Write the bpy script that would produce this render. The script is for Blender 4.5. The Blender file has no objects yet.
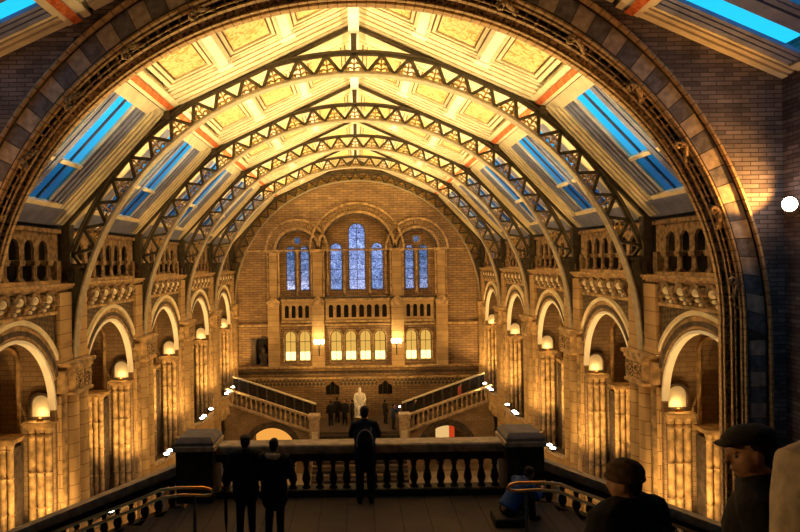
import bpy, bmesh, math, random
from math import sin, cos, pi, radians, sqrt, atan2, hypot
from mathutils import Vector, Matrix
from mathutils.geometry import tessellate_polygon
random.seed(7)
SC = bpy.context.scene
COL = SC.collection
E = 13.8                      # eye height above the hall floor; all numbers below are relative to the eye

# ---------------------------------------------------------------- camera, world, exposure
F = 640.0
cam = bpy.data.objects.new('camera', bpy.data.cameras.new('camera')); COL.objects.link(cam)
cam.data.sensor_width = 36; cam.data.lens = 36 * F / 800
cam.data.shift_x = (400 - 357) / 800; cam.data.shift_y = -(266 - 262) / 800
cam.data.clip_end = 300; cam.data.clip_start = 0.05
cam.matrix_world = Matrix.Translation((0, 0, E)) @ Matrix.Rotation(radians(90), 4, 'X') @ Matrix.Rotation(radians(-0.85), 4, 'Z')
SC.camera = cam
SC.view_settings.view_transform = 'Standard'; SC.view_settings.look = 'None'
SC.view_settings.gamma = 1; SC.view_settings.use_curve_mapping = False
SC.view_settings.exposure = 0.0
W = bpy.data.worlds.new('world'); SC.world = W; W.use_nodes = True
nt = W.node_tree; nt.nodes.clear()
wo = nt.nodes.new('ShaderNodeOutputWorld'); wb = nt.nodes.new('ShaderNodeBackground')
tc = nt.nodes.new('ShaderNodeTexCoord'); sp = nt.nodes.new('ShaderNodeSeparateXYZ'); rp = nt.nodes.new('ShaderNodeValToRGB')
nt.links.new(tc.outputs['Generated'], sp.inputs[0]); nt.links.new(sp.outputs['Z'], rp.inputs[0])
rp.color_ramp.elements[0].position = 0.12; rp.color_ramp.elements[0].color = (0.04, 0.17, 0.34, 1)
rp.color_ramp.elements[1].position = 0.22; rp.color_ramp.elements[1].color = (0.02, 0.56, 0.95, 1)
nt.links.new(rp.outputs[0], wb.inputs[0]); wb.inputs[1].default_value = 1.4
nt.links.new(wb.outputs[0], wo.inputs[0])
WARM = (1.0, 0.56, 0.16); AMBER = (1.0, 0.43, 0.08); YEL = (1.0, 0.68, 0.27)
P_UP, P_NICHE, P_GAL, P_END, P_NEAR = 5200, 6, 700, 260, 120

def lamp(kind, loc, power, color, parent=None, aim=None, size=0.08, spot=120, blend=0.6):
    d = bpy.data.lights.new('light', kind); d.energy = power; d.color = color
    if kind in ('SPOT', 'POINT'): d.shadow_soft_size = size
    if kind == 'SPOT': d.spot_size = radians(spot); d.spot_blend = blend
    if kind == 'AREA': d.size = size
    o = bpy.data.objects.new('lamp_light', d); COL.objects.link(o)
    p = Vector((loc[0], loc[1], loc[2] + E))
    if aim is not None:
        a = Vector((aim[0], aim[1], aim[2] + E))
        o.rotation_euler = (a - p).to_track_quat('-Z', 'Y').to_euler()
    if parent is not None:
        o.parent = parent; o.location = p - parent.location
    else: o.location = p
    return o

# ---------------------------------------------------------------- materials
def mat(name, col, rough=0.7, metal=0.0, var=0.15, scale=3.0, bump=0.15, emit=None, es=0.0, col2=None, spec=0.3):
    m = bpy.data.materials.new(name); m.use_nodes = True
    t = m.node_tree; b = t.nodes['Principled BSDF']; L = t.links
    b.inputs['Roughness'].default_value = rough; b.inputs['Metallic'].default_value = metal
    b.inputs['Specular IOR Level'].default_value = spec
    g = t.nodes.new('ShaderNodeNewGeometry'); n = t.nodes.new('ShaderNodeTexNoise')
    n.inputs['Scale'].default_value = scale; n.inputs['Detail'].default_value = 5
    L.new(g.outputs['Position'], n.inputs['Vector'])
    r = t.nodes.new('ShaderNodeValToRGB')
    c2 = col2 or tuple(c * (1 - var * 1.6) for c in col)
    r.color_ramp.elements[0].position = 0.35; r.color_ramp.elements[0].color = (*c2, 1)
    r.color_ramp.elements[1].position = 0.65; r.color_ramp.elements[1].color = (*[min(1, c * (1 + var)) for c in col], 1)
    L.new(n.outputs['Fac'], r.inputs[0]); L.new(r.outputs[0], b.inputs['Base Color'])
    if bump:
        bp = t.nodes.new('ShaderNodeBump'); bp.inputs['Strength'].default_value = bump; bp.inputs['Distance'].default_value = 0.02
        L.new(n.outputs['Fac'], bp.inputs['Height']); L.new(bp.outputs[0], b.inputs['Normal'])
    if emit:
        b.inputs['Emission Color'].default_value = (*emit, 1); b.inputs['Emission Strength'].default_value = es
    return m

def stone(name, c1, c2, cm, bw, bh, mortar=0.02, rough=0.75, bump=0.5, noise=0.35):
    """coursed blocks, mapped from the surface position on whichever upright plane the face lies in"""
    m = bpy.data.materials.new(name); m.use_nodes = True
    t = m.node_tree; b = t.nodes['Principled BSDF']; L = t.links; N = t.nodes.new
    b.inputs['Roughness'].default_value = rough; b.inputs['Specular IOR Level'].default_value = 0.3
    g = N('ShaderNodeNewGeometry'); sp = N('ShaderNodeSeparateXYZ'); sn = N('ShaderNodeSeparateXYZ')
    L.new(g.outputs['Position'], sp.inputs[0]); L.new(g.outputs['True Normal'], sn.inputs[0])
    ab = N('ShaderNodeMath'); ab.operation = 'ABSOLUTE'; L.new(sn.outputs['X'], ab.inputs[0])
    gt = N('ShaderNodeMath'); gt.operation = 'GREATER_THAN'; gt.inputs[1].default_value = 0.7; L.new(ab.outputs[0], gt.inputs[0])
    mx = N('ShaderNodeMix'); mx.data_type = 'FLOAT'
    L.new(gt.outputs[0], mx.inputs[0]); L.new(sp.outputs['X'], mx.inputs[2]); L.new(sp.outputs['Y'], mx.inputs[3])
    cb = N('ShaderNodeCombineXYZ'); L.new(mx.outputs[0], cb.inputs[0]); L.new(sp.outputs['Z'], cb.inputs[1])
    br = N('ShaderNodeTexBrick'); L.new(cb.outputs[0], br.inputs['Vector'])
    br.inputs['Color1'].default_value = (*c1, 1); br.inputs['Color2'].default_value = (*c2, 1); br.inputs['Mortar'].default_value = (*cm, 1)
    br.inputs['Scale'].default_value = 1.0; br.inputs['Mortar Size'].default_value = mortar
    br.inputs['Brick Width'].default_value = bw; br.inputs['Row Height'].default_value = bh; br.inputs['Mortar Smooth'].default_value = 0.3
    n = N('ShaderNodeTexNoise'); n.inputs['Scale'].default_value = 1.7; n.inputs['Detail'].default_value = 6
    L.new(g.outputs['Position'], n.inputs['Vector'])
    mr = N('ShaderNodeMapRange'); mr.inputs[3].default_value = 1 - noise; mr.inputs[4].default_value = 1 + noise
    L.new(n.outputs['Fac'], mr.inputs[0])
    mu = N('ShaderNodeVectorMath'); mu.operation = 'SCALE'
    L.new(br.outputs['Color'], mu.inputs[0]); L.new(mr.outputs[0], mu.inputs['Scale']); L.new(mu.outputs[0], b.inputs['Base Color'])
    bp = N('ShaderNodeBump'); bp.inputs['Strength'].default_value = bump; bp.inputs['Distance'].default_value = 0.03; bp.invert = True
    ad = N('ShaderNodeMath'); ad.operation = 'ADD'; L.new(br.outputs['Fac'], ad.inputs[0]); L.new(n.outputs['Fac'], ad.inputs[1])
    L.new(ad.outputs[0], bp.inputs['Height']); L.new(bp.outputs[0], b.inputs['Normal'])
    return m

def radial(name, c1, c2, cm, per):
    """moulded blocks whose joints run to the middle of the arch"""
    m = bpy.data.materials.new(name); m.use_nodes = True
    t = m.node_tree; b = t.nodes['Principled BSDF']; L = t.links; N = t.nodes.new
    b.inputs['Roughness'].default_value = .75
    g = N('ShaderNodeNewGeometry'); sp = N('ShaderNodeSeparateXYZ'); L.new(g.outputs['Position'], sp.inputs[0])
    def ma(op, a, v):
        n = N('ShaderNodeMath'); n.operation = op
        L.new(a, n.inputs[0])
        if isinstance(v, (int, float)): n.inputs[1].default_value = v
        else: L.new(v, n.inputs[1])
        return n.outputs[0]
    zz = ma('SUBTRACT', sp.outputs['Z'], E - 1.6)
    an = ma('ARCTAN2', zz, sp.outputs['X']); zc = ma('MINIMUM', zz, 0.0)
    q = ma('ADD', ma('MULTIPLY', an, per), ma('MULTIPLY', zc, per/9.0))
    fr = ma('FRACT', q, 0); lt = ma('LESS_THAN', fr, .10)
    n = N('ShaderNodeTexNoise'); n.inputs['Scale'].default_value = 9; n.inputs['Detail'].default_value = 4; L.new(g.outputs['Position'], n.inputs['Vector'])
    r = N('ShaderNodeValToRGB'); r.color_ramp.elements[0].position = .38; r.color_ramp.elements[1].position = .62
    r.color_ramp.elements[0].color = (*c2, 1); r.color_ramp.elements[1].color = (*c1, 1); L.new(n.outputs['Fac'], r.inputs[0])
    x = N('ShaderNodeMix'); x.data_type = 'RGBA'; L.new(lt, x.inputs[0]); L.new(r.outputs[0], x.inputs[6]); x.inputs[7].default_value = (*cm, 1)
    L.new(x.outputs[2], b.inputs['Base Color'])
    bp = N('ShaderNodeBump'); bp.inputs['Strength'].default_value = .8; bp.inputs['Distance'].default_value = .03
    L.new(n.outputs['Fac'], bp.inputs['Height']); L.new(bp.outputs[0], b.inputs['Normal'])
    return m

def checker(name, c1, c2, s):
    m = bpy.data.materials.new(name); m.use_nodes = True
    t = m.node_tree; b = t.nodes['Principled BSDF']; L = t.links; N = t.nodes.new
    b.inputs['Roughness'].default_value = 0.8
    g = N('ShaderNodeNewGeometry'); mp = N('ShaderNodeMapping'); mp.inputs['Rotation'].default_value = (radians(45), radians(45), 0)
    c = N('ShaderNodeTexChecker'); c.inputs['Scale'].default_value = s
    c.inputs['Color1'].default_value = (*c1, 1); c.inputs['Color2'].default_value = (*c2, 1)
    L.new(g.outputs['Position'], mp.inputs[0]); L.new(mp.outputs[0], c.inputs['Vector']); L.new(c.outputs['Color'], b.inputs['Base Color'])
    bp = N('ShaderNodeBump'); bp.inputs['Strength'].default_value = 0.4; L.new(c.outputs['Fac'], bp.inputs['Height']); L.new(bp.outputs[0], b.inputs['Normal'])
    return m

def foliage_paint(name, c1, c2, s, th=0.5):
    """painted scroll pattern"""
    m = bpy.data.materials.new(name); m.use_nodes = True
    t = m.node_tree; b = t.nodes['Principled BSDF']; L = t.links; N = t.nodes.new
    b.inputs['Roughness'].default_value = 0.6
    g = N('ShaderNodeNewGeometry'); v = N('ShaderNodeTexNoise'); v.inputs['Scale'].default_value = s
    v.inputs['Detail'].default_value = 2; v.inputs['Distortion'].default_value = 2.5
    r = N('ShaderNodeValToRGB'); r.color_ramp.elements[0].position = th - 0.04; r.color_ramp.elements[1].position = th + 0.03
    r.color_ramp.elements[0].color = (*c1, 1); r.color_ramp.elements[1].color = (*c2, 1)
    L.new(g.outputs['Position'], v.inputs['Vector']); L.new(v.outputs['Fac'], r.inputs[0]); L.new(r.outputs[0], b.inputs['Base Color'])
    return m

def glassmat(name, tint, gl=0.08):
    m = bpy.data.materials.new(name); m.use_nodes = True
    t = m.node_tree; L = t.links; N = t.nodes.new; t.nodes.clear()
    o = N('ShaderNodeOutputMaterial'); a = N('ShaderNodeBsdfTransparent'); a.inputs[0].default_value = (*tint, 1)
    g = N('ShaderNodeBsdfGlossy'); g.inputs['Roughness'].default_value = 0.15
    x = N('ShaderNodeMixShader'); x.inputs[0].default_value = gl
    L.new(a.outputs[0], x.inputs[1]); L.new(g.outputs[0], x.inputs[2]); L.new(x.outputs[0], o.inputs[0])
    return m

def stained(name, c1, c2, lead=0.012, sc=3.0):
    """leaded window glass that lets light through"""
    m = bpy.data.materials.new(name); m.use_nodes = True
    t = m.node_tree; L = t.links; N = t.nodes.new; t.nodes.clear()
    o = N('ShaderNodeOutputMaterial'); tr = N('ShaderNodeBsdfTranslucent'); df = N('ShaderNodeBsdfDiffuse')
    g = N('ShaderNodeNewGeometry'); mp = N('ShaderNodeMapping'); mp.inputs['Rotation'].default_value = (0, 0, 0)
    v = N('ShaderNodeTexVoronoi'); v.inputs['Scale'].default_value = sc; v.feature = 'F1'
    e = N('ShaderNodeTexVoronoi'); e.inputs['Scale'].default_value = sc; e.feature = 'DISTANCE_TO_EDGE'
    r = N('ShaderNodeValToRGB'); r.color_ramp.elements[0].color = (*c1, 1); r.color_ramp.elements[1].color = (*c2, 1)
    s = N('ShaderNodeSeparateColor')
    L.new(g.outputs['Position'], v.inputs['Vector']); L.new(g.outputs['Position'], e.inputs['Vector'])
    L.new(v.outputs['Color'], s.inputs[0]); L.new(s.outputs[0], r.inputs[0])
    lt = N('ShaderNodeMath'); lt.operation = 'GREATER_THAN'; lt.inputs[1].default_value = lead * sc
    L.new(e.outputs['Distance'], lt.inputs[0])
    mu = N('ShaderNodeVectorMath'); mu.operation = 'SCALE'; L.new(r.outputs[0], mu.inputs[0]); L.new(lt.outputs[0], mu.inputs['Scale'])
    L.new(mu.outputs[0], tr.inputs[0]); df.inputs[0].default_value = (0.08, 0.08, 0.1, 1)
    x = N('ShaderNodeMixShader'); x.inputs[0].default_value = 0.15
    L.new(tr.outputs[0], x.inputs[1]); L.new(df.outputs[0], x.inputs[2]); L.new(x.outputs[0], o.inputs[0])
    return m

def emis(name, col, s):
    m = bpy.data.materials.new(name); m.use_nodes = True
    t = m.node_tree; t.nodes.clear(); o = t.nodes.new('ShaderNodeOutputMaterial'); e = t.nodes.new('ShaderNodeEmission')
    e.inputs[0].default_value = (*col, 1); e.inputs[1].default_value = s; t.links.new(e.outputs[0], o.inputs[0]); return m

M = {}
M['pier'] = stone('buff_terracotta', (.52, .36, .18), (.40, .26, .12), (.20, .12, .06), 9.0, .42, .014)
M['buff'] = mat('plain_buff_terracotta', (.50, .34, .17), var=.30, scale=4, bump=.4)
M['wall'] = stone('brick_wall', (.36, .25, .15), (.28, .19, .11), (.20, .135, .08), .42, .15, .012, noise=.5)
M['endw'] = stone('end_wall_brick', (.40, .26, .13), (.26, .17, .10), (.13, .08, .05), .60, .17, .02, noise=.45)
M['arcwall'] = stone('grey_brick', (.21, .18, .19), (.09, .08, .095), (.05, .04, .045), .36, .098, .009, noise=.75, bump=.9)
M['lightblk'] = mat('pale_voussoir', (.40, .33, .27), var=.2, scale=6, bump=.4)
M['darkblk'] = mat('dark_voussoir', (.15, .14, .16), var=.25, scale=6, bump=.4)
M['carve'] = mat('carved_terracotta', (.36, .24, .12), var=.6, scale=14, bump=1.0)
M['archgold'] = radial('moulded_terracotta', (.56, .38, .19), (.36, .23, .11), (.16, .10, .05), 34)
M['darkst'] = mat('dark_stone', (.10, .075, .06), var=.3, scale=5, bump=.4)
M['span'] = checker('chequered_spandrel', (.16, .11, .06), (.07, .05, .03), 7.0)
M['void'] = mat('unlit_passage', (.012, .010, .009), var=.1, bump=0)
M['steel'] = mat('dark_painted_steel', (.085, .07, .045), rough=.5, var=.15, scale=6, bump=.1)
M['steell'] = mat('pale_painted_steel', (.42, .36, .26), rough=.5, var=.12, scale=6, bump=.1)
M['gold'] = mat('gilded_iron', (.55, .36, .10), rough=.45, metal=.3, var=.3, scale=12, bump=.2)
M['cream'] = mat('cream_paint', (.78, .70, .50), rough=.6, var=.08, bump=.05)
M['tan'] = mat('tan_paint', (.20, .12, .05), rough=.6, var=.1, bump=.05)  # brown groove lines: shadow between the moulding steps put into the colour
M['panel'] = foliage_paint('stencilled_ceiling_panel', (.80, .66, .34), (.56, .36, .10), 3.2, .56)
M['white'] = mat('white_paint', (.95, .93, .86), rough=.5, var=.04, bump=.03)
M['red'] = checker('red_patterned_band', (.50, .09, .02), (.62, .18, .05), 9.0)
M['board'] = mat('blue_grey_board', (.22, .25, .42), rough=.6, var=.12, bump=.05)
M['boardd'] = mat('dark_blue_grey_board', (.09, .10, .15), rough=.6, var=.12, bump=.05)
M['glass'] = glassmat('skylight_glass', (.9, .97, 1.0), .03)
M['arcst'] = mat('brown_terracotta', (.30, .20, .11), var=.35, scale=7, bump=.5)
M['glassd'] = glassmat('grimy_skylight_glass', (.50, .60, .66), .03)  # lower panes tinted darker in place of a dimmer low sky
M['stain'] = stained('leaded_glass', (.36, .40, .55), (.84, .84, .95), .006, 8.0)
M['litw'] = emis('lit_gallery_window', (1.0, .56, .11), .8)
M['litw2'] = emis('lit_light_box', (1.0, .80, .30), 2.4)
M['lamp'] = emis('white_lamp_face', (1.0, .93, .80), 22)
M['globe'] = emis('wall_lamp_glass', (1.0, .80, .36), 9)
M['orange'] = emis('lit_doorway', (1.0, .42, .07), .9)
M['creamlit'] = emis('lit_notice_panel', (1.0, .62, .22), .8)
M['redlit'] = emis('lit_red_panel', (.80, .07, .015), .7)
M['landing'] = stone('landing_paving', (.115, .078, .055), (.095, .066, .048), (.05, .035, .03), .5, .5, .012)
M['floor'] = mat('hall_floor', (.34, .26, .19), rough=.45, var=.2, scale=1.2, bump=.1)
M['coping'] = mat('worn_coping_stone', (.50, .38, .25), var=.2, scale=6, bump=.2)  # base colour lightened in place of hall light along the copings
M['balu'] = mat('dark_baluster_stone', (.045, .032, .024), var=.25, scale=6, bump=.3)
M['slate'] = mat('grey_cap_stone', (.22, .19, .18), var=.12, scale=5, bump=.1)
M['brass'] = mat('polished_brass', (.85, .45, .14), rough=.35, metal=1, var=.1, bump=0)
M['marble'] = mat('white_marble', (.82, .78, .72), rough=.4, var=.06, bump=.05)
M['skin'] = mat('skin', (.42, .22, .14), rough=.55, var=.08, scale=20, bump=.05)
M['black'] = mat('black_cloth', (.012, .011, .012), rough=.9, var=.2, scale=30, bump=.2)
M['blackp'] = mat('dark_trousers', (.02, .018, .018), rough=.9, var=.2, scale=30, bump=.2)
M['navy'] = mat('navy_cloth', (.02, .035, .10), rough=.85, var=.2, scale=30, bump=.2)
M['navyd'] = mat('dark_navy_cloth', (.010, .014, .032), rough=.85, var=.2, scale=30, bump=.2)
M['blue'] = mat('blue_jacket', (.02, .075, .27), rough=.7, var=.2, scale=14, bump=.3)
M['brown'] = mat('brown_cloth', (.10, .055, .03), rough=.9, var=.25, scale=24, bump=.3)
M['beige'] = mat('beige_coat', (.55, .44, .33), rough=.85, var=.15, scale=18, bump=.5)
M['fur'] = mat('cream_hood_lining', (.60, .42, .26), rough=.95, var=.25, scale=40, bump=.8)
M['pink'] = mat('red_jacket', (.30, .06, .05), rough=.85, var=.2, scale=30, bump=.2)
M['hair'] = mat('dark_hair', (.02, .014, .010), rough=.7, var=.3, scale=60, bump=.4)
M['strap'] = mat('grey_strap', (.32, .30, .32), rough=.8, var=.1, scale=40, bump=.1)
M['eye'] = mat('eye_white', (.35, .32, .30), rough=.2, var=.02, bump=0)

# ---------------------------------------------------------------- mesh helpers
def thing(name, o, label, cat, group=None):
    e = bpy.data.objects.new(name, None); COL.objects.link(e)
    e.location = (o[0], o[1], o[2] + E); e.empty_display_size = .2
    e['label'] = label; e['category'] = cat
    if group: e['group'] = group
    return e
def org(p):
    while p.parent is not None: p = p.parent
    return p.location
def struct(o): o['kind'] = 'structure'; return o
def tag(o, label, cat, group=None):
    o['label'] = label; o['category'] = cat
    if group: o['group'] = group
    return o

YMIN = -1e9                   # nearest Y that box() may reach: the first bay stops at the big arch
class MB:
    def __init__(s, tf=None): s.v = []; s.f = []; s.mi = []; s.m = 0; s.sm = []; s.smooth = False; s.tf = tf
    def add(s, vs, fs):
        b = len(s.v)
        s.v += [s.tf(*p) if s.tf else tuple(p) for p in vs]
        for f in fs: s.f.append([b + i for i in f]); s.mi.append(s.m); s.sm.append(s.smooth)
    def box(s, x0, x1, y0, y1, z0, z1):
        y0 = max(y0, YMIN)
        if y1 <= y0: return s
        s.add([(x0,y0,z0),(x1,y0,z0),(x1,y1,z0),(x0,y1,z0),(x0,y0,z1),(x1,y0,z1),(x1,y1,z1),(x0,y1,z1)],
              [(0,3,2,1),(4,5,6,7),(0,1,5,4),(1,2,6,5),(2,3,7,6),(3,0,4,7)]); return s
    def bbox(s, x0, x1, y0, y1, z0, z1, b):
        """box with chamfered upright and top edges"""
        def r(z, k): return [(x0+k,y0,z),(x1-k,y0,z),(x1,y0+k,z),(x1,y1-k,z),(x1-k,y1,z),(x0+k,y1,z),(x0,y1-k,z),(x0,y0+k,z)]
        def r2(z): return [(x0+2*b,y0+b,z),(x1-2*b,y0+b,z),(x1-b,y0+2*b,z),(x1-b,y1-2*b,z),(x1-2*b,y1-b,z),(x0+2*b,y1-b,z),(x0+b,y1-2*b,z),(x0+b,y0+2*b,z)]
        vs = r(z0,b) + r(z1-b,b) + r2(z1)
        fs = [tuple(range(7,-1,-1)), tuple(range(16,24))]
        for k in (0, 8):
            for i in range(8): fs.append((k+i, k+(i+1)%8, k+8+(i+1)%8, k+8+i))
        s.add(vs, fs); return s
    def plate(s, outer, holes, a, b, plane='y'):
        """flat plate with holes; plane 'y': (u,v)=(x,z), 'x': (y,z), 'z': (x,y)"""
        def P(u, v, w): return (u, w, v) if plane == 'y' else (w, u, v) if plane == 'x' else (u, v, w)
        loops = [outer] + list(holes)
        tri = tessellate_polygon([[Vector((u, v, 0)) for u, v in L] for L in loops])
        pts = [p for L in loops for p in L]; n = len(pts)
        vs = [P(u, v, a) for u, v in pts] + [P(u, v, b) for u, v in pts]
        fs = [tuple(t) for t in tri] + [tuple(i + n for i in reversed(t)) for t in tri]
        k = 0
        for L in loops:
            m = len(L)
            for i in range(m): fs.append((k+i, k+(i+1)%m, k+(i+1)%m+n, k+i+n))
            k += m
        s.add(vs, fs); return s
    def ring(s, cu, cv, r0, r1, a0, a1, w0, w1, n=24, plane='y'):
        def P(u, v, w): return (u, w, v) if plane == 'y' else (w, u, v)
        vs = []; fs = []
        for i in range(n + 1):
            a = a0 + (a1 - a0) * i / n
            for r, w in ((r0,w0),(r1,w0),(r1,w1),(r0,w1)): vs.append(P(cu + r*cos(a), cv + r*sin(a), w))
        for i in range(n):
            for j in range(4): fs.append((4*i+j, 4*i+(j+1)%4, 4*i+4+(j+1)%4, 4*i+4+j))
        fs += [(0,1,2,3), (4*n+3,4*n+2,4*n+1,4*n)]
        s.add(vs, fs); return s
    def tube(s, pts, r, n=8, closed=False):
        pts = [Vector(p) for p in pts]; rs = r if isinstance(r, (list, tuple)) else [r]*len(pts)
        vs = []; fs = []; m = len(pts); up = None
        for i, p in enumerate(pts):
            a = pts[(i-1) % m] if (closed or i) else p; b = pts[(i+1) % m] if (closed or i < m-1) else p
            d = (b - a).normalized()
            if up is None: up = Vector((0,0,1)) if abs(d.z) < .9 else Vector((1,0,0))
            x = d.cross(up).normalized(); y = x.cross(d).normalized(); up = y
            for k in range(n):
                t = 2*pi*k/n; vs.append(tuple(p + (x*cos(t) + y*sin(t))*rs[i]))
        for i in range(m if closed else m-1):
            for k in range(n): fs.append((i*n+k, i*n+(k+1)%n, ((i+1)%m)*n+(k+1)%n, ((i+1)%m)*n+k))
        if not closed: fs += [tuple(range(n-1,-1,-1)), tuple((m-1)*n+k for k in range(n))]
        o = s.smooth; s.smooth = True; s.add(vs, fs); s.smooth = o; return s
    def bar(s, p, q, w, d, side=(0,1,0)):
        """rectangular bar from p to q, w wide in the plane, d along side"""
        p = Vector(p); q = Vector(q); sd = Vector(side).normalized(); t = (q-p).normalized(); u = t.cross(sd).normalized()*w/2; sd = sd*d/2
        vs = [tuple(e + a + b) for e in (p, q) for a, b in ((-u,-sd),(u,-sd),(u,sd),(-u,sd))]
        s.add(vs, [(0,1,2,3),(7,6,5,4),(0,4,5,1),(1,5,6,2),(2,6,7,3),(3,7,4,0)]); return s
    def lathe(s, prof, cx, cy, n=12, a0=0, a1=2*pi):
        full = abs(a1 - a0 - 2*pi) < 1e-6; k = n if full else n + 1; vs = []; fs = []
        for r, z in prof:
            for i in range(k):
                a = a0 + (a1-a0)*i/n; vs.append((cx + r*cos(a), cy + r*sin(a), z))
        for j in range(len(prof)-1):
            for i in range(n): fs.append((j*k+i, j*k+(i+1)%k, (j+1)*k+(i+1)%k, (j+1)*k+i))
        fs += [tuple(range(k-1,-1,-1)), tuple((len(prof)-1)*k+i for i in range(k))]
        if not full:
            lamp('POINT', (10.7*s, g+.4, -5.6), 60, WARM, size=.2)
        o = s.smooth; s.smooth = True; s.add(vs, fs); s.smooth = o; return s
    def ball(s, c, r, n=10, m=7):
        rx, ry, rz = r if isinstance(r, (list, tuple)) else (r, r, r)
        vs = [(c[0], c[1], c[2]-rz)]; fs = []
        for j in range(1, m):
            t = -pi/2 + pi*j/m
            for i in range(n):
                a = 2*pi*i/n; vs.append((c[0]+rx*cos(t)*cos(a), c[1]+ry*cos(t)*sin(a), c[2]+rz*sin(t)))
        vs.append((c[0], c[1], c[2]+rz))
        for i in range(n): fs.append((0, 1+(i+1)%n, 1+i))
        for j in range(m-2):
            for i in range(n): fs.append((1+j*n+i, 1+j*n+(i+1)%n, 1+(j+1)*n+(i+1)%n, 1+(j+1)*n+i))
        for i in range(n): fs.append((1+(m-2)*n+i, 1+(m-2)*n+(i+1)%n, len(vs)-1))
        o = s.smooth; s.smooth = True; s.add(vs, fs); s.smooth = o; return s
    def mesh(s, name, mats, off):
        me = bpy.data.meshes.new(name)
        me.from_pydata([(x-off[0], y-off[1], z+E-off[2]) for x, y, z in s.v], [], s.f)
        for m_ in mats: me.materials.append(m_)
        me.polygons.foreach_set('material_index', s.mi); me.polygons.foreach_set('use_smooth', s.sm)
        bm = bmesh.new(); bm.from_mesh(me); bmesh.ops.recalc_face_normals(bm, faces=bm.faces); bm.to_mesh(me); bm.free()
        me.update(); return me
    def build(s, name, mats, parent=None, bevel=0):
        if not isinstance(mats, (list, tuple)): mats = [mats]
        off = org(parent) if parent is not None else Vector((0,0,0))
        o = bpy.data.objects.new(name, s.mesh(name, mats, off)); COL.objects.link(o)
        if parent is not None: o.parent = parent
        if bevel:
            b = o.modifiers.new('bevel', 'BEVEL'); b.width = bevel; b.segments = 2; b.limit_method = 'ANGLE'
        return o

def copy_tree(root, dy=0.0, mirror=False, dx=0.0, dz=0.0, label=None, group=None, loc=None, rz=None):
    kids = {}
    for o in COL.objects:
        if o.parent is not None: kids.setdefault(o.parent.name, []).append(o)
    def rec(o, par):
        c = o.copy(); COL.objects.link(c)
        if par is not None: c.parent = par
        for k in kids.get(o.name, []): rec(k, c)
        return c
    r = rec(root, None)
    x, y, z = root.location
    r.location = ((-x if mirror else x) + dx, y + dy, z + dz) if loc is None else (loc[0], loc[1], loc[2] + E)
    if mirror: r.scale.x = -r.scale.x
    if rz is not None: r.rotation_euler.z = rz
    if label: r['label'] = label
    if group: r['group'] = group
    return r

def arch_poly(cu, v0, vs, r, n=16):
    """round-headed outline: sill v0, springing vs"""
    return [(cu - r, v0), (cu + r, v0)] + [(cu + r*cos(pi*i/n), vs + r*sin(pi*i/n)) for i in range(n + 1)]

Y1, B = 20.0, 6.54
RY = [Y1 + B*k for k in range(5)]
BY = [Y1 - B/2 + B*k for k in range(5)]
BAYS_ = ['nearest', 'second', 'middle', 'fourth', 'farthest']
ORD = ['nearest', 'second', 'third', 'fourth', 'farthest']
BAYW = ['nearest bay', 'second bay', 'middle bay', 'fourth bay', 'farthest bay']
SIDE = [(1, 'right'), (-1, 'left')]
def everywhere(root, labelfn, group, bays=range(5)):
    bays = list(bays)
    """root is built for bay/rib 0 on the right; copies it to every bay on both sides"""
    for sgn, side in SIDE:
        for k in bays:
            if sgn == 1 and k == bays[0]:
                root['label'] = labelfn(k, side); root['group'] = group; continue
            copy_tree(root, dy=B*(k - bays[0]), mirror=(sgn < 0), label=labelfn(k, side), group=group)

XW = 9.05                       # face of the arcaded side walls
ZF = -13.8; ZG = -9.4; ZL = -4.65
# ---------------------------------------------------------------- structure: floors, side walls
struct(MB().box(-14, 14, 12, 47.5, ZF-.3, ZF).build('floor', M['floor']))
def sidewall(s):
    b = MB(lambda x, y, z: (x*s, y, z))
    y0, y1 = 14.4, 46.6
    holes = [arch_poly(c, ZG+.02, -4.26, 2.3, 28) for c in BY]
    b.plate([(y0, ZG), (y1, ZG), (y1, -.62), (y0, -.62)], [], XW+30, XW+30.01, 'x') if False else None
    outer = [(y0, ZG-.3)]
    outer += [(y1, ZG-.3), (y1, -.62), (y0, -.62)]
    b.plate(outer, holes, XW, XW+.15, 'x')
    holes2 = [arch_poly(c, ZF+.02, -11.6, 1.7, 20) for c in BY]
    b.plate([(y0, ZF), (y1, ZF), (y1, ZG-.3), (y0, ZG-.3)], holes2, XW+.02, XW+.6, 'x')
    w = b.build('wall_right' if s > 0 else 'wall_left', M['wall']); struct(w)
    # outer enclosure of the galleries: back wall, gallery slab, soffit, cross walls
    bw = MB(lambda x, y, z: (x*s, y, z)); bw.box(13.0, 13.3, 14.4, 46.6, ZF, 1.6); struct(bw.build('wall_outer_'+('right' if s > 0 else 'left'), M['wall']))
    sl = MB(lambda x, y, z: (x*s, y, z)); sl.box(XW+.25, 13.0, 14.4, 46.6, ZG-.3, ZG); struct(sl.build('floor_gallery_'+('right' if s > 0 else 'left'), M['landing']))
    so = MB(lambda x, y, z: (x*s, y, z)); so.box(XW+.25, 13.0, 14.4, 46.6, -1.1, -.62); struct(so.build('ceiling_gallery_'+('right' if s > 0 else 'left'), M['buff']))
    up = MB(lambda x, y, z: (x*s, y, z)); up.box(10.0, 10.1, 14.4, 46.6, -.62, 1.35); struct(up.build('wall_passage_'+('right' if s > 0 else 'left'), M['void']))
sidewall(1); sidewall(-1)
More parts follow.
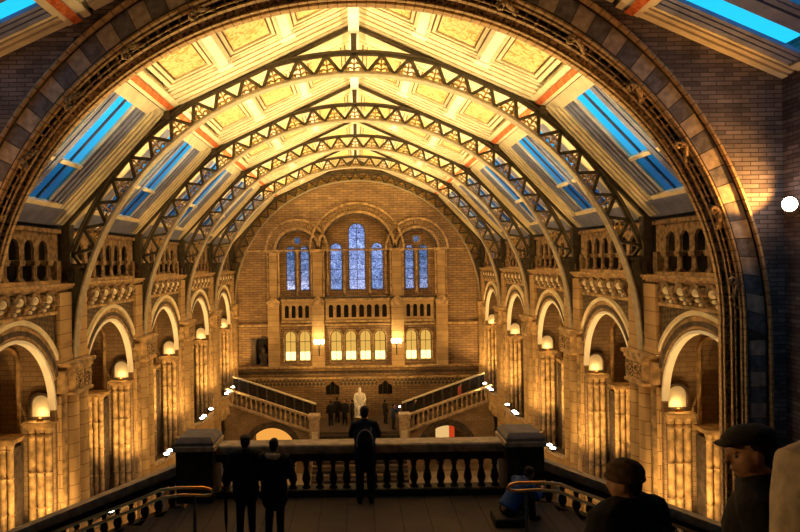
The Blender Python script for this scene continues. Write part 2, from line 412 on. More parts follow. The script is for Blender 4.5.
# cross walls between the alcoves, each with a tall blind arch facing the camera
cw = thing('cross_wall', (11.2, RY[0], ZG), '', 'wall')
b = MB(); b.plate([(9.31, ZG), (12.99, ZG), (12.99, -1.12), (9.31, -1.12)],
                  [arch_poly(10.62, ZG+.6, -2.85, .36, 14), arch_poly(11.9, ZG+.6, -2.85, .36, 14)], RY[0]-.75, RY[0]-.5)
b.box(9.31, 12.99, RY[0]-.5, RY[0]+.75, ZG, -1.12); b.build('masonry', M['wall'], cw)
for cx in (10.62, 11.9):
    b = MB(); b.ring(cx, -2.85, .36, .46, 0, pi, RY[0]-.82, RY[0]-.752, 16); b.box(cx-.46, cx-.36, RY[0]-.82, RY[0]-.752, ZG+.6, -2.85); b.box(cx+.36, cx+.46, RY[0]-.82, RY[0]-.752, ZG+.6, -2.85)
    b.build('arch_moulding', M['buff'], cw)
everywhere(cw, lambda k, s: f'brick cross wall with blind arches behind the {ORD[k]} tall pier, {s} side', 'cross walls between the gallery alcoves')

# ---------------------------------------------------------------- piers
def shaft(b, x, y, r, z0, z1, n=16): b.lathe([(r, z0), (r, z1)], x, y, n)
pr = thing('clustered_pier', (9.0, RY[0], ZF), '', 'pier')
b = MB(); b.box(8.92, XW, RY[0]-.82, RY[0]+.82, ZF, -3.9); b.build('core', M['pier'], pr)
for dy in (-.33, .33):
    b = MB(); shaft(b, 8.90, RY[0]+dy, .28, ZF+.6, -3.8); b.build('shaft', M['pier'], pr)
for dy in (-.70, .70):
    b = MB(); shaft(b, 8.92, RY[0]+dy, .11, ZF+.6, -3.8, 10); b.build('slender_shaft', M['buff'], pr)
b = MB(); y = RY[0]
b.box(8.60, XW, y-.60, y+.60, -3.82, -3.15); b.box(8.80, XW, y-.84, y+.84, -3.82, -3.15)
b.bbox(8.56, XW, y-.68, y+.68, -3.15, -3.02, .02); b.bbox(8.54, XW, y-.86, y+.86, -3.02, -2.90, .02); b.bbox(8.56, XW, y-.66, y+.66, -3.90, -3.80, .02)
cp = b.build('capital', M['buff'], pr)
for dy in (-.30, .30):
    b = MB(); b.bbox(8.56, 8.61, y+dy-.24, y+dy+.24, -3.72, -3.22, .02)
    for q in range(9):
        a = q*2.4; rr = .045 + .017*q; b.ball((8.56, y+dy+rr*cos(a)*1.1, -3.47+rr*sin(a)), (.035, .055, .05), 6, 5)
    b.build('carved_leaf_panel', M['carve'], cp)
b = MB(); b.bbox(8.45, XW, y-.9, y+.9, ZF, ZF+.35, .04); b.bbox(8.55, XW, y-.85, y+.85, ZF+.35, ZF+.6, .04); b.build('base', M['pier'], pr)
for a, c in ((-.95, -.16), (.16, .95)):
    b = MB(); b.box(8.86, XW, y+a, y+c, -2.90, -.78); b.bbox(8.82, XW, y+a-.03, y+c+.03, -2.9, -2.7, .02); b.bbox(8.83, XW, y+a-.02, y+c+.02, -2.35, -2.28, .01); b.build('pilaster', M['pier'], pr)
everywhere(pr, lambda k, s: f'tall clustered stone pier with carved capital, {ORD[k]} on the {s} side', 'clustered stone piers along the hall')

# ---------------------------------------------------------------- bays: arches, corbel tables, arcades, galleries
c = BY[0]; R0, R1, CZ = 2.30, 2.82, -4.26
ar = thing('bay_arch', (XW, c, -4.26), '', 'arch')
lim = math.asin((-2.9 - CZ)/R1)
b = MB(); b.ring(c, CZ, R1-.10, R1+.02, lim, pi-lim, XW-.14, XW, 40, 'x'); b.ring(c, CZ, R1-.02, R1+.05, lim, pi-lim, XW-.08, XW, 40, 'x'); b.build('hood_mould', M['cream'], ar)
b = MB(); b.ring(c, CZ, R0+.08, R1-.12, lim*.75, pi-lim*.75, XW-.06, XW, 40, 'x'); b.build('arch_ring', M['buff'], ar)
n = 40
b = MB()
for i in range(n):
    a = lim*.8 + (pi-lim*1.6)*(i+.5)/n; b.ring(c, CZ, R0+.14, R0+.27, a-.028, a+.028, XW-.10, XW-.06, 1, 'x')
b.build('dentil_band', M['darkst'], ar)
b = MB(); b.ring(c, CZ, R0-.06, R0, 0, pi, XW+.02, XW+.16, 40, 'x'); b.ring(c, CZ, R0-.06, R0+.03, 0, pi, XW-.05, XW+.02, 40, 'x')
b.build('soffit_roll', M['white'], ar)  # white colour stands in for strong light on the stone soffit
b = MB()
pts = [(c-2.45, -2.9)] + [(c + (R1+.03)*cos(pi-lim-(pi-2*lim)*i/30), CZ + (R1+.03)*sin(pi-lim-(pi-2*lim)*i/30)) for i in range(31)] + [(c+2.45, -2.9), (c+2.45, -1.36), (c-2.45, -1.36)]
b.plate(pts, [], XW-.025, XW-.002, 'x'); b.build('spandrel', M['span'], ar)
everywhere(ar, lambda k, s: f'round stone arch with bright hood mould and glowing soffit, {BAYW[k]}, {s} side', 'round arches of the side bays')

ct = thing('corbel_table', (XW, c, -1.4), '', 'corbel table')
b = MB(); b.box(8.93, XW, c-2.4, c+2.4, -1.42, -1.33); b.box(8.98, XW, c-2.4, c+2.4, -.80, -.72); b.build('string_course', M['buff'], ct)
for i in range(6):
    yy = c - 2.0 + i*.8
    b = MB(); b.m = 0; b.box(8.84, XW, yy-.10, yy+.10, -1.02, -.80); b.tube([(8.88, yy, -1.02), (8.84, yy, -.98), (8.80, yy, -.93)], [.09,.10,.09], 8)
    b.ball((8.86, yy, -1.10), (.09,.11,.09), 8, 6); b.ball((8.93, yy, -1.22), (.08,.08,.08), 8, 6)
    b.ring(yy+.4, -1.0, .20, .30, 0, pi, 8.80, XW, 10, 'x') if i < 5 else None
    b.ball((8.84, yy+.02, -.90), (.11,.13,.11), 8, 6)
    b.build('corbel', M['arcst'], ct)
for i in range(5):
    yy = c - 1.6 + i*.8
    b = MB(); b.ball((8.85, yy, -.94), (.10,.14,.12), 8, 6); b.ball((8.92, yy+.05, -1.14), (.07,.10,.06), 8, 6); b.ball((8.96, yy-.04, -1.26), (.06,.08,.06), 8, 6); b.build('carved_boss', M['cream'], ct)
everywhere(ct, lambda k, s: f'row of carved corbels and little arches under the cornice, {BAYW[k]}, {s} side', 'corbel tables')

for YMIN, c, bays in ((14.4, BY[0], (0,)), (-1e9, BY[1], (1, 2, 3, 4))):
  co = thing('cornice', (XW, c, -.78), '', 'cornice')
  b = MB(); b.box(8.72, 9.25, c-3.03, c+3.03, -.60, -.52); b.box(8.80, 9.25, c-3.05, c+3.05, -.68, -.60); b.box(8.88, 9.2, c-3.03, c+3.03, -.74, -.68); b.build('moulding', M['buff'], co, .015)
  everywhere(co, lambda k, s: f'projecting stone cornice ledge under the dark openings, {BAYW[k]}, {s} side', 'cornices', bays)

  ac = thing('arcade', (9.3, c, -.5), '', 'arcade')
  npil = 7; pitch = .80
  ys = [c - 2.4 + i*pitch for i in range(npil)]
  holes = [arch_poly((ys[i]+ys[i+1])/2, .18, .50, .265, 12) for i in range(6)]
  b = MB(); b.plate([(max(c-2.9, YMIN-.2), .17), (c+2.9, .17), (c+2.9, 1.12), (max(c-2.9, YMIN-.2), 1.12)], [[(u, max(v, .1701)) for u, v in h] for h in holes], 9.18, 9.27, 'x')
  b.box(9.08, 9.27, c-2.95, c+2.95, 1.0, 1.12); b.build('arched_head', M['arcst'], ac)
  b = MB(); b.box(9.12, 9.45, c-2.95, c+2.95, -.52, -.42); b.build('plinth', M['buff'], ac)
  for i, yy in enumerate(ys):
      b = MB()
      for d in (-.06, .06): b.lathe([(.085,-.42),(.085,-.34),(.055,-.31),(.05,-.28),(.048,-.02),(.06,.0),(.05,.03)], 9.25, yy+d, 8)
      b.box(9.16, 9.36, yy-.15, yy+.15, .03, .09); b.box(9.14, 9.38, yy-.16, yy+.16, .09, .17); b.box(9.17, 9.34, yy-.14, yy+.14, -.42, -.36)
      b.build('colonnette', M['arcst'], ac)
  for yy in (c-2.9, c+2.9):
      b = MB(); b.box(9.14, 9.42, yy-.14, yy+.14, -.42, .17); b.build('end_pier', M['arcst'], ac)
  everywhere(ac, lambda k, s: f'open arcade of paired colonnettes before a dark passage, {BAYW[k]}, {s} side', 'upper arcades', bays)

YMIN = -1e9; c = BY[0]
def cluster(name, x0, x1, yb, yf, ztop, z0, ns, r, label, group, cap='buff'):
    """bundle of banded shafts in front of a core, under one moulded capital; yf = near face"""
    t = thing(name, ((x0+x1)/2, (yb+yf)/2, z0), label, 'column', group)
    b = MB(); b.box(x0, x1, yf+r, yb, z0, ztop-.3); b.build('core', M['darkst'], t)
    for i in range(ns):
        xx = x0 + (x1-x0)*(i+.5)/ns; b = MB(); z = z0 + .15
        prof = [(r*1.2, z0), (r*1.2, z)]
        while z < ztop - .5:
            z2 = min(z + 1.05, ztop-.32); prof += [(r*.86, z+.02), (r, z+.14), (r, z2-.14), (r*.86, z2-.03), (r*1.12, z2-.03), (r*1.12, z2)]; z = z2
        prof += [(r*.9, ztop-.28)]
        b.lathe(prof, xx, yf+r, 12); b.build('shaft', M['buff'], t)
    b = MB()
    for i in range(ns):
        xx = x0 + (x1-x0)*(i+.5)/ns; b.lathe([(r*.95, ztop-.34), (r*1.05, ztop-.28), (r*1.3, ztop-.18), (r*1.42, ztop-.15)], xx, yf+r, 12)
    b.bbox(x0-.06, x1+.06, yf-.08, yb, ztop-.15, ztop-.06, .015); b.bbox(x0-.10, x1+.10, yf-.13, yb, ztop-.06, ztop, .015)
    b.build('capital', M[cap], t); return t
y = RY[0]
cl = cluster('column_cluster', 9.12, 9.86, y-.76, y-1.08, -4.60, ZG, 3, .103, '', '')
everywhere(cl, lambda k, s: f'bundle of banded shafts lit gold beside the {ORD[k]} tall pier, {s} side', 'lit column bundles on the bay jambs')
cl2 = cluster('column_cluster', 9.98, 10.62, y-1.0, y-1.62, -4.95, ZG, 3, .095, '', '')
everywhere(cl2, lambda k, s: f'darker shaft bundle deeper in the alcove beside the {ORD[k]} tall pier, {s} side', 'inner column bundles')

ni = thing('lamp_niche', (9.52, y-.8, -4.6), '', 'niche')
b = MB(); b.plate(arch_poly(9.52, -4.58, -4.15, .38, 16), [arch_poly(9.52, -4.5, -4.15, .30, 16)], y-.86, y-.752); b.build('surround', M['darkst'], ni)
b = MB(); b.plate(arch_poly(9.52, -4.58, -4.15, .31, 16), [], y-.77, y-.753); b.build('niche_back', M['white'], ni)
b = MB(); b.lathe([(.07, -4.6), (.09, -4.56), (.05, -4.52), (.05, -4.50)], 9.52, y-.93, 10); b.build('uplight_dish', M['brass'], ni)
def niche_light(s, k): lamp('POINT', (9.52*s, y-.97+B*k, -4.40), P_NICHE, WARM, size=.05)
everywhere(ni, lambda k, s: f'small glowing niche above the gold shafts beside the {ORD[k]} pier, {s} side', 'glowing lamp niches')
for s, _ in SIDE:
    for k in range(5): niche_light(s, k)

# gallery parapets with bowed balcony fronts, and their lamps
pa = thing('gallery_parapet', (8.95, c, ZG-.5), '', 'parapet')
def bow(r): return [(XW+.2, c-2.2), (XW+.2, c+2.2)] + [(XW - r*sin(pi*i/12)**.6, c+2.2-4.4*i/12) for i in range(13)]
b = MB(); b.plate(bow(.62), [], ZG-.45, ZG, 'z'); b.plate(bow(.42), [], ZG-.7, ZG-.45, 'z'); b.build('balcony_slab', M['buff'], pa)
b = MB(); o_ = bow(.58)[2:]
for i in range(12):
    (xa, ya), (xb, yb_) = o_[i], o_[i+1]; b.bar((xa+.05, ya, ZG+.35), (xb+.05, yb_, ZG+.35), .12, .7, (0,0,1))
b.build('parapet_panel', M['pier'], pa)
b = MB()
for i in range(12):
    (xa, ya), (xb, yb_) = o_[i], o_[i+1]; b.bar((xa+.05, ya, ZG+.75), (xb+.05, yb_, ZG+.75), .24, .12, (0,0,1))
b.build('coping', M['coping'], pa)
everywhere(pa, lambda k, s: f'bowed stone gallery parapet at the foot of the alcove, {BAYW[k]}, {s} side', 'gallery parapets')

LZ = -8.48
fl = thing('floodlight', (8.62, c, LZ-.12), '', 'lamp')
b = MB(); b.lathe([(.05, LZ-.12), (.05, LZ-.06), (.10, LZ-.05), (.15, LZ+.03)], 8.62, c, 12); b.build('housing', M['steel'], fl)
b = MB(); b.ball((8.62, c, LZ+.04), (.125, .125, .07), 12, 8); b.build('lens', M['lamp'], fl)
WH = ['nearest to the camera', 'middle', 'farthest from the camera']
for sgn, side in SIDE:
    for k in range(5):
        for j, d in enumerate((-1.25, -.75, .9)):
            lb = f'small white floodlight on the gallery parapet, {WH[j]} of three {BAYW[k]}, {side} side'
            lb = f'small white floodlight, {["nearest","middle","farthest"][j]} of three, {BAYS_[k]} bay parapet, {side} side'
            if sgn == 1 and k == 0 and j == 0: root = fl; fl.location.y += d; fl['label'] = lb; fl['group'] = 'gallery floodlights'; continue
            copy_tree(fl, loc=(8.62*sgn, BY[k]+d, LZ-.12), label=lb, group='gallery floodlights')
for s, _ in SIDE:
    for k in range(5):
        g = BY[k]
        lamp('SPOT', (8.55*s, g+.2, LZ+.15), P_GAL, WARM, aim=(9.35*s, g+2.2, -3.5), spot=110, size=.12)
        pass
        lamp('SPOT', (8.36*s, g-1.25, LZ+.12), P_GAL*.45, WARM, aim=(8.9*s, g+2.6, -2.6), spot=95, size=.15)
        lamp('SPOT', (8.30*s, g-1.25, LZ+.16), P_GAL*2.6, WARM, aim=(-9.0*s, g+5.6, -4.2), spot=62, size=.1, blend=.7)
        lamp('SPOT', (8.34*s, g+.9, LZ+.12), P_GAL*.9, WARM, aim=(8.95*s, g+.2, -1.2), spot=52, size=.1)

# ---------------------------------------------------------------- roof
EA = (9.15, 1.25); KN = (5.87, 4.74); RG = (0.0, 7.44)
LS = hypot(EA[0]-KN[0], EA[1]-KN[1]); LU = hypot(KN[0]-RG[0], KN[1]-RG[1])
def slope(p, q, L, s):
    dx, dz = (q[0]-p[0])/L, (q[1]-p[1])/L; nx, nz = (dz, -dx)
    if nz < 0: nx, nz = -nx, -nz
    return lambda u, y, n: (s*(p[0] + dx*u + nx*n), y, p[1] + dz*u + nz*n)
lowR = slope(EA, KN, LS, 1); upR = slope(KN, RG, LU, 1)
# outer roof skin (closes everything but the glazing)
for s, nm in SIDE:
    t1 = slope(EA, KN, LS, s); t2 = slope(KN, RG, LU, s)
    b = MB(t2); b.box(-.25, LU+.35, 14.6, 47, .61, .75); struct(b.build('ceiling_upper_'+nm, M['cream']))
    b = MB(t1)
    for k in range(5):
        a = RY[k]-B; b.box(-.1, LS+.2, max(a-1.6, 14.6), a+1.6, .20, .24)
        b.box(-.1, .60, a+1.5, a+B-1.5, .20, .24); b.box(LS-.35, LS+.2, a+1.5, a+B-1.5, .20, .24)
    b.box(-.1, LS+.2, RY[4]-1.6, 47, .20, .24)
    b.box(LS-.02, LS+.06, 14.6, 47, .05, .9); b.box(-.35, .1, 14.6, 47, .20, .30)
    struct(b.build('ceiling_lower_'+nm, M['boardd']))
    b = MB(lambda x, y, z: (x*s, y, z)); b.box(9.1, 13.3, 14.2, 46.9, 1.62, 1.75); b.box(9.42, 9.6, 14.2, 46.9, 1.12, 1.62); struct(b.build('roof_eaves_'+nm, M['boardd']))
# skylights, purlins and coffered panels: one set for the bay cut short by the big arch, one copied to the rest
SD = [.50, 2.35, 4.35, LU-.02]
for YMIN, y0, bays in ((14.6, RY[0]-B, (0,)), (-1e9, RY[0], (1, 2, 3, 4))):
    y1 = y0 + B; yc = (y0+y1)/2
    sk = thing('skylight', (7.6, yc, 2.9), '', 'skylight')
    b = MB(lowR); b.box(-.02, .60, y0+.2, y1-.2, .02, .20); b.build('eave_board', M['board'], sk)
    for sg in (1, -1):
        yb = y0 if sg > 0 else y1
        def Y(a, c_): return tuple(sorted((yb + sg*a, yb + sg*c_)))
        b = MB(lowR)
        for (a, c_, n0, mi) in ((.14,.32,-.02,0),(.32,.37,.03,1),(.37,.58,.0,0),(.58,.63,.06,1),(.63,.84,.02,0),(.84,.89,.07,1),(.89,1.02,.04,0)):
            b.m = mi; b.box(.05, LS-.08, *Y(a, c_), n0, .20)
        if b.f: b.build('rafter_moulding', [M['cream'], M['tan']], sk)
        b = MB(lowR)
        for (a, c_, n0, mi) in ((1.02,1.14,.07,0),(1.14,1.19,.11,1),(1.19,1.36,.08,0),(1.36,1.42,.13,1),(1.42,1.60,.10,0),(1.60,1.66,.14,1),(1.66,1.80,.12,0)):
            b.m = mi; b.box(.55, LS-.3, *Y(a, c_), n0, .20)
        if b.f: b.build('side_boards', [M['board'], M['boardd']], sk)
    b = MB(lowR); b.box(.55, LS-.3, yc-.22, yc+.22, .09, .20); b.box(.55, LS-.3, yc-.10, yc+.10, .05, .09); b.build('centre_board', M['board'], sk)
    SM = 2.05; lights = [(y0+1.80, yc-.20), (yc+.20, y1-1.80)]
    b = MB(lowR); b.box(.60, .74, y0+1.1, y1-1.1, .03, .20); b.box(LS-.40, LS-.28, y0+1.0, y1-1.0, .02, .20)
    for p, q in lights: b.box(SM-.06, SM+.06, p, q, .05, .20); b.box(.7, LS-.35, p, p+.05, .10, .20); b.box(.7, LS-.35, q-.05, q, .10, .20)
    b.build('frame', M['cream'], sk)
    for p, q in lights:
        b = MB(lowR); b.box(.7, LS-.35, (p+q)/2-.02, (p+q)/2+.02, .13, .20)
        if b.f: b.build('glazing_bar', M['boardd'], sk)
    for a, c_ in ((.74, SM-.06), (SM+.06, LS-.40)):
        for p, q in lights:
            for u, w in ((p+.05, (p+q)/2-.03), ((p+q)/2+.03, q-.05)):
                b = MB(lowR); b.box(a, c_, u, w, .155, .165)
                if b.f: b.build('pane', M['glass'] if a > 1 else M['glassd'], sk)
    everywhere(sk, lambda k, s: f'tall sloping skylight with blue panes, {BAYS_[k]} bay, {s} side', 'skylights between the roof ribs', bays)
    pu = thing('purlin', (KN[0], yc, KN[1]), '', 'beam')
    b = MB(upR); b.box(.0, .50, y0+.14, y1-.14, .02, .60); b.build('cream_purlin', M['cream'], pu)
    b = MB(upR); b.box(.12, .30, y0+.16, y1-.16, -.01, .02); b.build('red_band', M['red'], pu)
    b = MB(lowR); b.box(LS-.28, LS-.02, y0+.14, y1-.14, .02, .20); b.build('lower_moulding', M['cream'], pu)
    everywhere(pu, lambda k, s: f'cream purlin with red patterned band above the skylight, {BAYS_[k]} bay, {s} side', 'purlins with red bands', bays)
    for j in range(3):
        a, c_ = SD[j]+.13, SD[j+1]-.13
        cpn = thing('ceiling_panel', (4.9-2*j, yc, 5.3+.85*j), '', 'ceiling panel')
        b = MB(upR)
        for sg in (1, -1):
            yb = y0 if sg > 0 else y1
            for (p, q, n0, mi) in ((.14,.34,.0,0),(.34,.40,.06,1),(.40,.66,.02,0),(.66,.72,.09,1),(.72,.96,.05,0),(.96,1.02,.12,1),(1.02,1.26,.07,0),(1.26,1.32,.14,1),(1.32,1.50,.09,0),(1.50,1.55,.15,1),(1.55,1.62,.11,0)):
                ya, yd = sorted((yb+sg*p, yb+sg*q)); b.m = mi; b.box(a-.13, c_+.13, ya, yd, n0, .60)
        b.build('stepped_moulding', [M['cream'], M['tan']], cpn)
        ya, yd = y0+1.60, y1-1.60
        b = MB(upR)
        for ins, i2, n0, mi in ((0, .12, .07, 0), (.12, .17, .14, 1), (.17, .26, .10, 0), (.26, .31, .17, 1)):
            b.m = mi
            b.box(a+ins, c_-ins, ya+ins, ya+i2, n0, .58); b.box(a+ins, c_-ins, yd-i2, yd-ins, n0, .58)
            b.box(a+ins, a+i2, ya+i2, yd-i2, n0, .58); b.box(c_-i2, c_-ins, ya+i2, yd-i2, n0, .58)
        b.build('panel_frame', [M['cream'], M['tan']], cpn)
        b = MB(upR); b.box(a+.31, c_-.31, ya+.31, yd-.31, .15, .55); b.build('painted_field', M['panel'], cpn)
        everywhere(cpn, lambda k, s, j=j: f'gilded cream ceiling panel, {["lowest","middle","ridge"][j]} of three, {BAYS_[k]} bay, {s} slope', 'coffered ceiling panels', bays)
    for j in (1, 2):
        bt = thing('ceiling_batten', (2.3, yc, 6.4), '', 'beam'); a = SD[j]
        b = MB(upR); b.box(a-.13, a+.13, y0+1.3, y1-1.3, -.02, .58); b.box(a-.22, a+.22, y0+1.3, y0+1.6, -.06, .58); b.box(a-.22, a+.22, y1-1.6, y1-1.3, -.06, .58); b.build('batten', M['white'], bt)
        everywhere(bt, lambda k, s, j=j: f'short white ceiling cross beam, {["lower","upper"][j-1]} of two, {BAYS_[k]} bay, {s} slope', 'white ceiling cross beams', bays)
YMIN = -1e9
rb = struct(MB().box(-.16, .16, 14.2, 46.6, 7.12, 7.60).build('trim_ridge', M['white']))

# ---------------------------------------------------------------- iron ribs
RC, RI, RO = -2.97, 8.80, 9.56
NT = 31
rib = thing('roof_rib', (0, RY[0], -2.9), '', 'roof rib'); y = RY[0]
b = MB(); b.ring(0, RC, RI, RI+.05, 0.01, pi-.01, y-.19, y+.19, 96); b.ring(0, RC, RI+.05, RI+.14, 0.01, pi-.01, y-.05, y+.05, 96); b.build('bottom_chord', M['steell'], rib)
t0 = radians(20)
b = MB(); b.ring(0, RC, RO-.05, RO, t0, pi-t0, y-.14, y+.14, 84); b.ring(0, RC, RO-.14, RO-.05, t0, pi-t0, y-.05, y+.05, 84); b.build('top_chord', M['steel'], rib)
ts = radians(18); step = (pi-2*ts)/27
for i in range(27):
    a0, am, a1 = ts+step*i, ts+step*(i+.5), ts+step*(i+1)
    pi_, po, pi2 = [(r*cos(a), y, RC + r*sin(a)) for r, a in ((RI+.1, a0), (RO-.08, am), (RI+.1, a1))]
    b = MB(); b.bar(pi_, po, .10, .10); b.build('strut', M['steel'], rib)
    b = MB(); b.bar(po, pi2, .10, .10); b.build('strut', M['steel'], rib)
    # leaf scroll inside the triangle standing on the inner chord
    if 1 <= i <= 25:
        b = MB(); n_ = (cos(am), sin(am)); t_ = (-sin(am), cos(am))
        def Q(u, v): u *= 1.2; v *= 1.15; r = RI + .12 + v; return (r*n_[0] + u*t_[0], y, RC + r*n_[1] + u*t_[1])
        b.tube([Q(0, 0), Q(0, .20), Q(0, .46)], [.034, .026, .012], 5)
        for sg in (-1, 1):
            b.tube([Q(0, .06), Q(sg*.10, .12), Q(sg*.19, .09), Q(sg*.22, .03), Q(sg*.16, .01)], [.026,.028,.034,.028,.018], 5)
            b.tube([Q(0, .18), Q(sg*.07, .26), Q(sg*.13, .24), Q(sg*.12, .19)], [.022,.026,.034,.02], 5)
            b.ball(Q(sg*.15, .06), .035, 6, 5); b.ball(Q(sg*.085, .22), .03, 6, 5)
        b.ball(Q(0, .34), .04, 6, 5); b.build('leaf_scroll', M['gold'], rib)
for s in (-1, 1):
    b = MB(); pts = [(s*(RI+.12)*cos(t0*i/8), RC+(RI+.12)*sin(t0*i/8)) for i in range(1, 9)] + [(s*8.98, RC+(RI+.12)*sin(t0)), (s*8.98, RC+.15)]
    b.plate(pts, [], y-.05, y+.05); b.box(min(s*8.84,s*8.99), max(s*8.84,s*8.99), y-.14, y+.14, -2.9, .0); b.build('web_plate', M['steel'], rib)
    b = MB(); b.box(*sorted((s*8.5, s*9.05)), y-.22, y+.22, -.06, .02); b.box(*sorted((s*8.62, s*9.05)), y-.16, y+.16, -.2, -.06); b.build('bracket', M['steel'], rib)
    b = MB(); b.box(*sorted((s*8.9, s*9.16)), y-.16, y+.16, .02, 1.30); b.build('stanchion', M['steel'], rib)
    b = MB(); b.bar((s*.05, y, RG[1]-.10), (s*KN[0], y, KN[1]-.06), .10, .14); b.build('rafter', M['steel'], rib)
    b = MB(); b.bar((s*KN[0], y, KN[1]-.03), (s*(EA[0]-.1), y, EA[1]+.05), .12, .16); b.build('rafter', M['steel'], rib)
    b = MB(); b.box(s*KN[0]-.13, s*KN[0]+.13, y-.17, y+.17, KN[1]-.22, KN[1]+.03); b.build('hinge_block', M['steel'], rib)
b = MB(); b.box(-.09, .09, y-.09, y+.09, RC+RO-.02, RG[1]-.1); b.build('king_post', M['steel'], rib)
rib['label'] = 'dark steel lattice roof rib with gilded leaf scrolls, nearest to the big stone arch'; rib['group'] = 'lattice roof ribs'
for k in range(1, 5):
    copy_tree(rib, dy=B*k, label=['', 'steel lattice roof rib, second one back from the big stone arch', 'steel lattice roof rib, third one back, middle of the five', 'steel lattice roof rib, fourth back, last but one before the end wall', 'steel lattice roof rib standing against the far end wall'][k])

# uplights on the cornice that wash the ceiling
ul = thing('cornice_uplight', (8.70, RY[0]+.34, -.52), '', 'lamp')
b = MB(); b.bbox(8.62, 8.80, RY[0]+.24, RY[0]+.44, -.52, -.40, .015); b.build('housing', M['steel'], ul)
everywhere(ul, lambda k, s: f'small dark uplight on the cornice beside the {ORD[k]} roof rib, {s} side', 'cornice uplights')
for s, _ in SIDE:
    for k in range(5):
        lamp('SPOT', (8.68*s, RY[k]+.34, -.36), P_UP, YEL, aim=(1.2*s, RY[k]-.8, 6.9), spot=70, size=.07, blend=.8)
        lamp('SPOT', (8.60*s, BY[k], -.46), P_UP*.8, YEL, aim=(1.4*s, BY[k], 6.9), spot=70, size=.07, blend=.8)

# ---------------------------------------------------------------- end wall
YE = 46.25; SE = 640/YE
def X_(x): return (x-357)/SE
def Z_(y, x=357): return -(y - 262 + (x-357)*.0148)/SE
sec = [(-9.6, ZF), (9.6, ZF), (9.6, EA[1]+.4), (KN[0]+.4, KN[1]+.5), (0, RG[1]+.5), (-KN[0]-.4, KN[1]+.5), (-9.6, EA[1]+.4)]
ZSP = Z_(250)                                    # springing of the three window arches
ZSI = Z_(291)
ZBAL0, ZBAL1 = Z_(320), Z_(302)
cen = arch_poly(0, ZSI-.35, ZSP, 2.55, 32); sid = [arch_poly(s*4.33, ZSI-.35, ZSP, 1.38, 24) for s in (-1, 1)]
low = [arch_poly(X_(357+o), Z_(361), Z_(336), .40, 12) for o in (-21.9, -7.3, 7.3, 21.9)]
lows = [arch_poly(X_(357+s*60.5+o), Z_(361), Z_(336), .40, 12) for s in (-1, 1) for o in (-7.2, 7.2)]
nich = arch_poly(X_(262), Z_(364), Z_(343), .55, 12)
dws = [[(X_(a), Z_(395)), (X_(c_), Z_(395)), (X_(c_), Z_(386)), (X_(c_)-.25, Z_(384)), (X_((a+c_)/2), Z_(380.5)), (X_(a)+.25, Z_(384)), (X_(a), Z_(386))] for a, c_ in ((324, 337.5), (376.5, 390.5))]
struct(MB().plate(sec, [cen, *sid, *low, *lows, nich, *dws], YE, YE+.45).build('wall_end', M['endw']))
# recessed window wall
wl = []
wins = [(0, .62, Z_(290), Z_(231)), (-1.52, .45, Z_(290), Z_(248.5)), (1.46, .45, Z_(290), Z_(248.5))]
for s in (-1, 1): wins += [(s*4.33-.51, .34, Z_(290), Z_(249.5)), (s*4.33+.51, .34, Z_(290), Z_(249.5))]
hol = [arch_poly(x, a, c_, r, 16) for x, r, a, c_ in wins]
ocu = [[(s*4.33 + .25*cos(2*pi*i/16), Z_(239.5) + .25*sin(2*pi*i/16)) for i in range(16)] for s in (-1, 1)]
struct(MB().plate([(-6.2, ZSI-.5), (6.2, ZSI-.5), (6.2, 3.9), (-6.2, 3.9)], hol + ocu, YE+.45, YE+.75).build('wall_end_window_screen', M['endw']))
struct(MB().plate(sec, [], YE+3.2, YE+3.3).build('wall_end_outer', M['endw'])) if False else None
names = ['tall middle', 'left of the tall middle', 'right of the tall middle', 'leftmost', 'second from the left', 'second from the right', 'rightmost']
for i, (x, r, a, c_) in enumerate(wins):
    t = thing('stained_glass_window', (x, YE+.5, a), f'leaded blue stained glass window, {names[i]} lancet high in the end wall', 'window', 'blue lancet windows')
    b = MB(); b.plate(arch_poly(x, a, c_, r+.01, 16), [], YE+.58, YE+.60); b.build('leaded_glass', M['stain'], t)
    b = MB(); o1 = arch_poly(x, a-.02, c_, r+.02, 16); i1 = arch_poly(x, a+.05, c_, r-.05, 16); b.plate(o1, [i1], YE+.50, YE+.56)
    if r > .5: b.box(x-.025, x+.025, YE+.5, YE+.55, a, c_+r)
    z = a + .75
    while z < c_ + r*.6: b.box(x-r, x+r, YE+.52, YE+.55, z-.02, z+.02); z += .75
    b.build('iron_frame', M['steel'], t)
for s, nm in ((-1, 'left'), (1, 'right')):
    t = thing('round_window', (s*4.33, YE+.5, Z_(239.5)), f'small round blue window above the {nm} pair of lancets', 'window', 'round windows')
    b = MB(); b.plate([(s*4.33+.26*cos(2*pi*i/16), Z_(239.5)+.26*sin(2*pi*i/16)) for i in range(16)], [], YE+.58, YE+.6); b.build('leaded_glass', M['stain'], t)
    b = MB(); b.ring(s*4.33, Z_(239.5), .24, .34, 0, 2*pi, YE+.40, YE+.47, 20); b.build('stone_rim', M['buff'], t)
# unseen lights added behind the glass to brighten it: low points, blue area
for x, p in ((0, 1.0), (-4.3, .7), (4.3, .55)):
    lamp('POINT', (x, YE+1.15, Z_(293)), 330*p, (1.0, .84, .80), size=.2)
lamp('AREA', (0, YE+4, 2.0), 560, (.66, .74, 1.0), aim=(0, YE, 1.0), size=6)

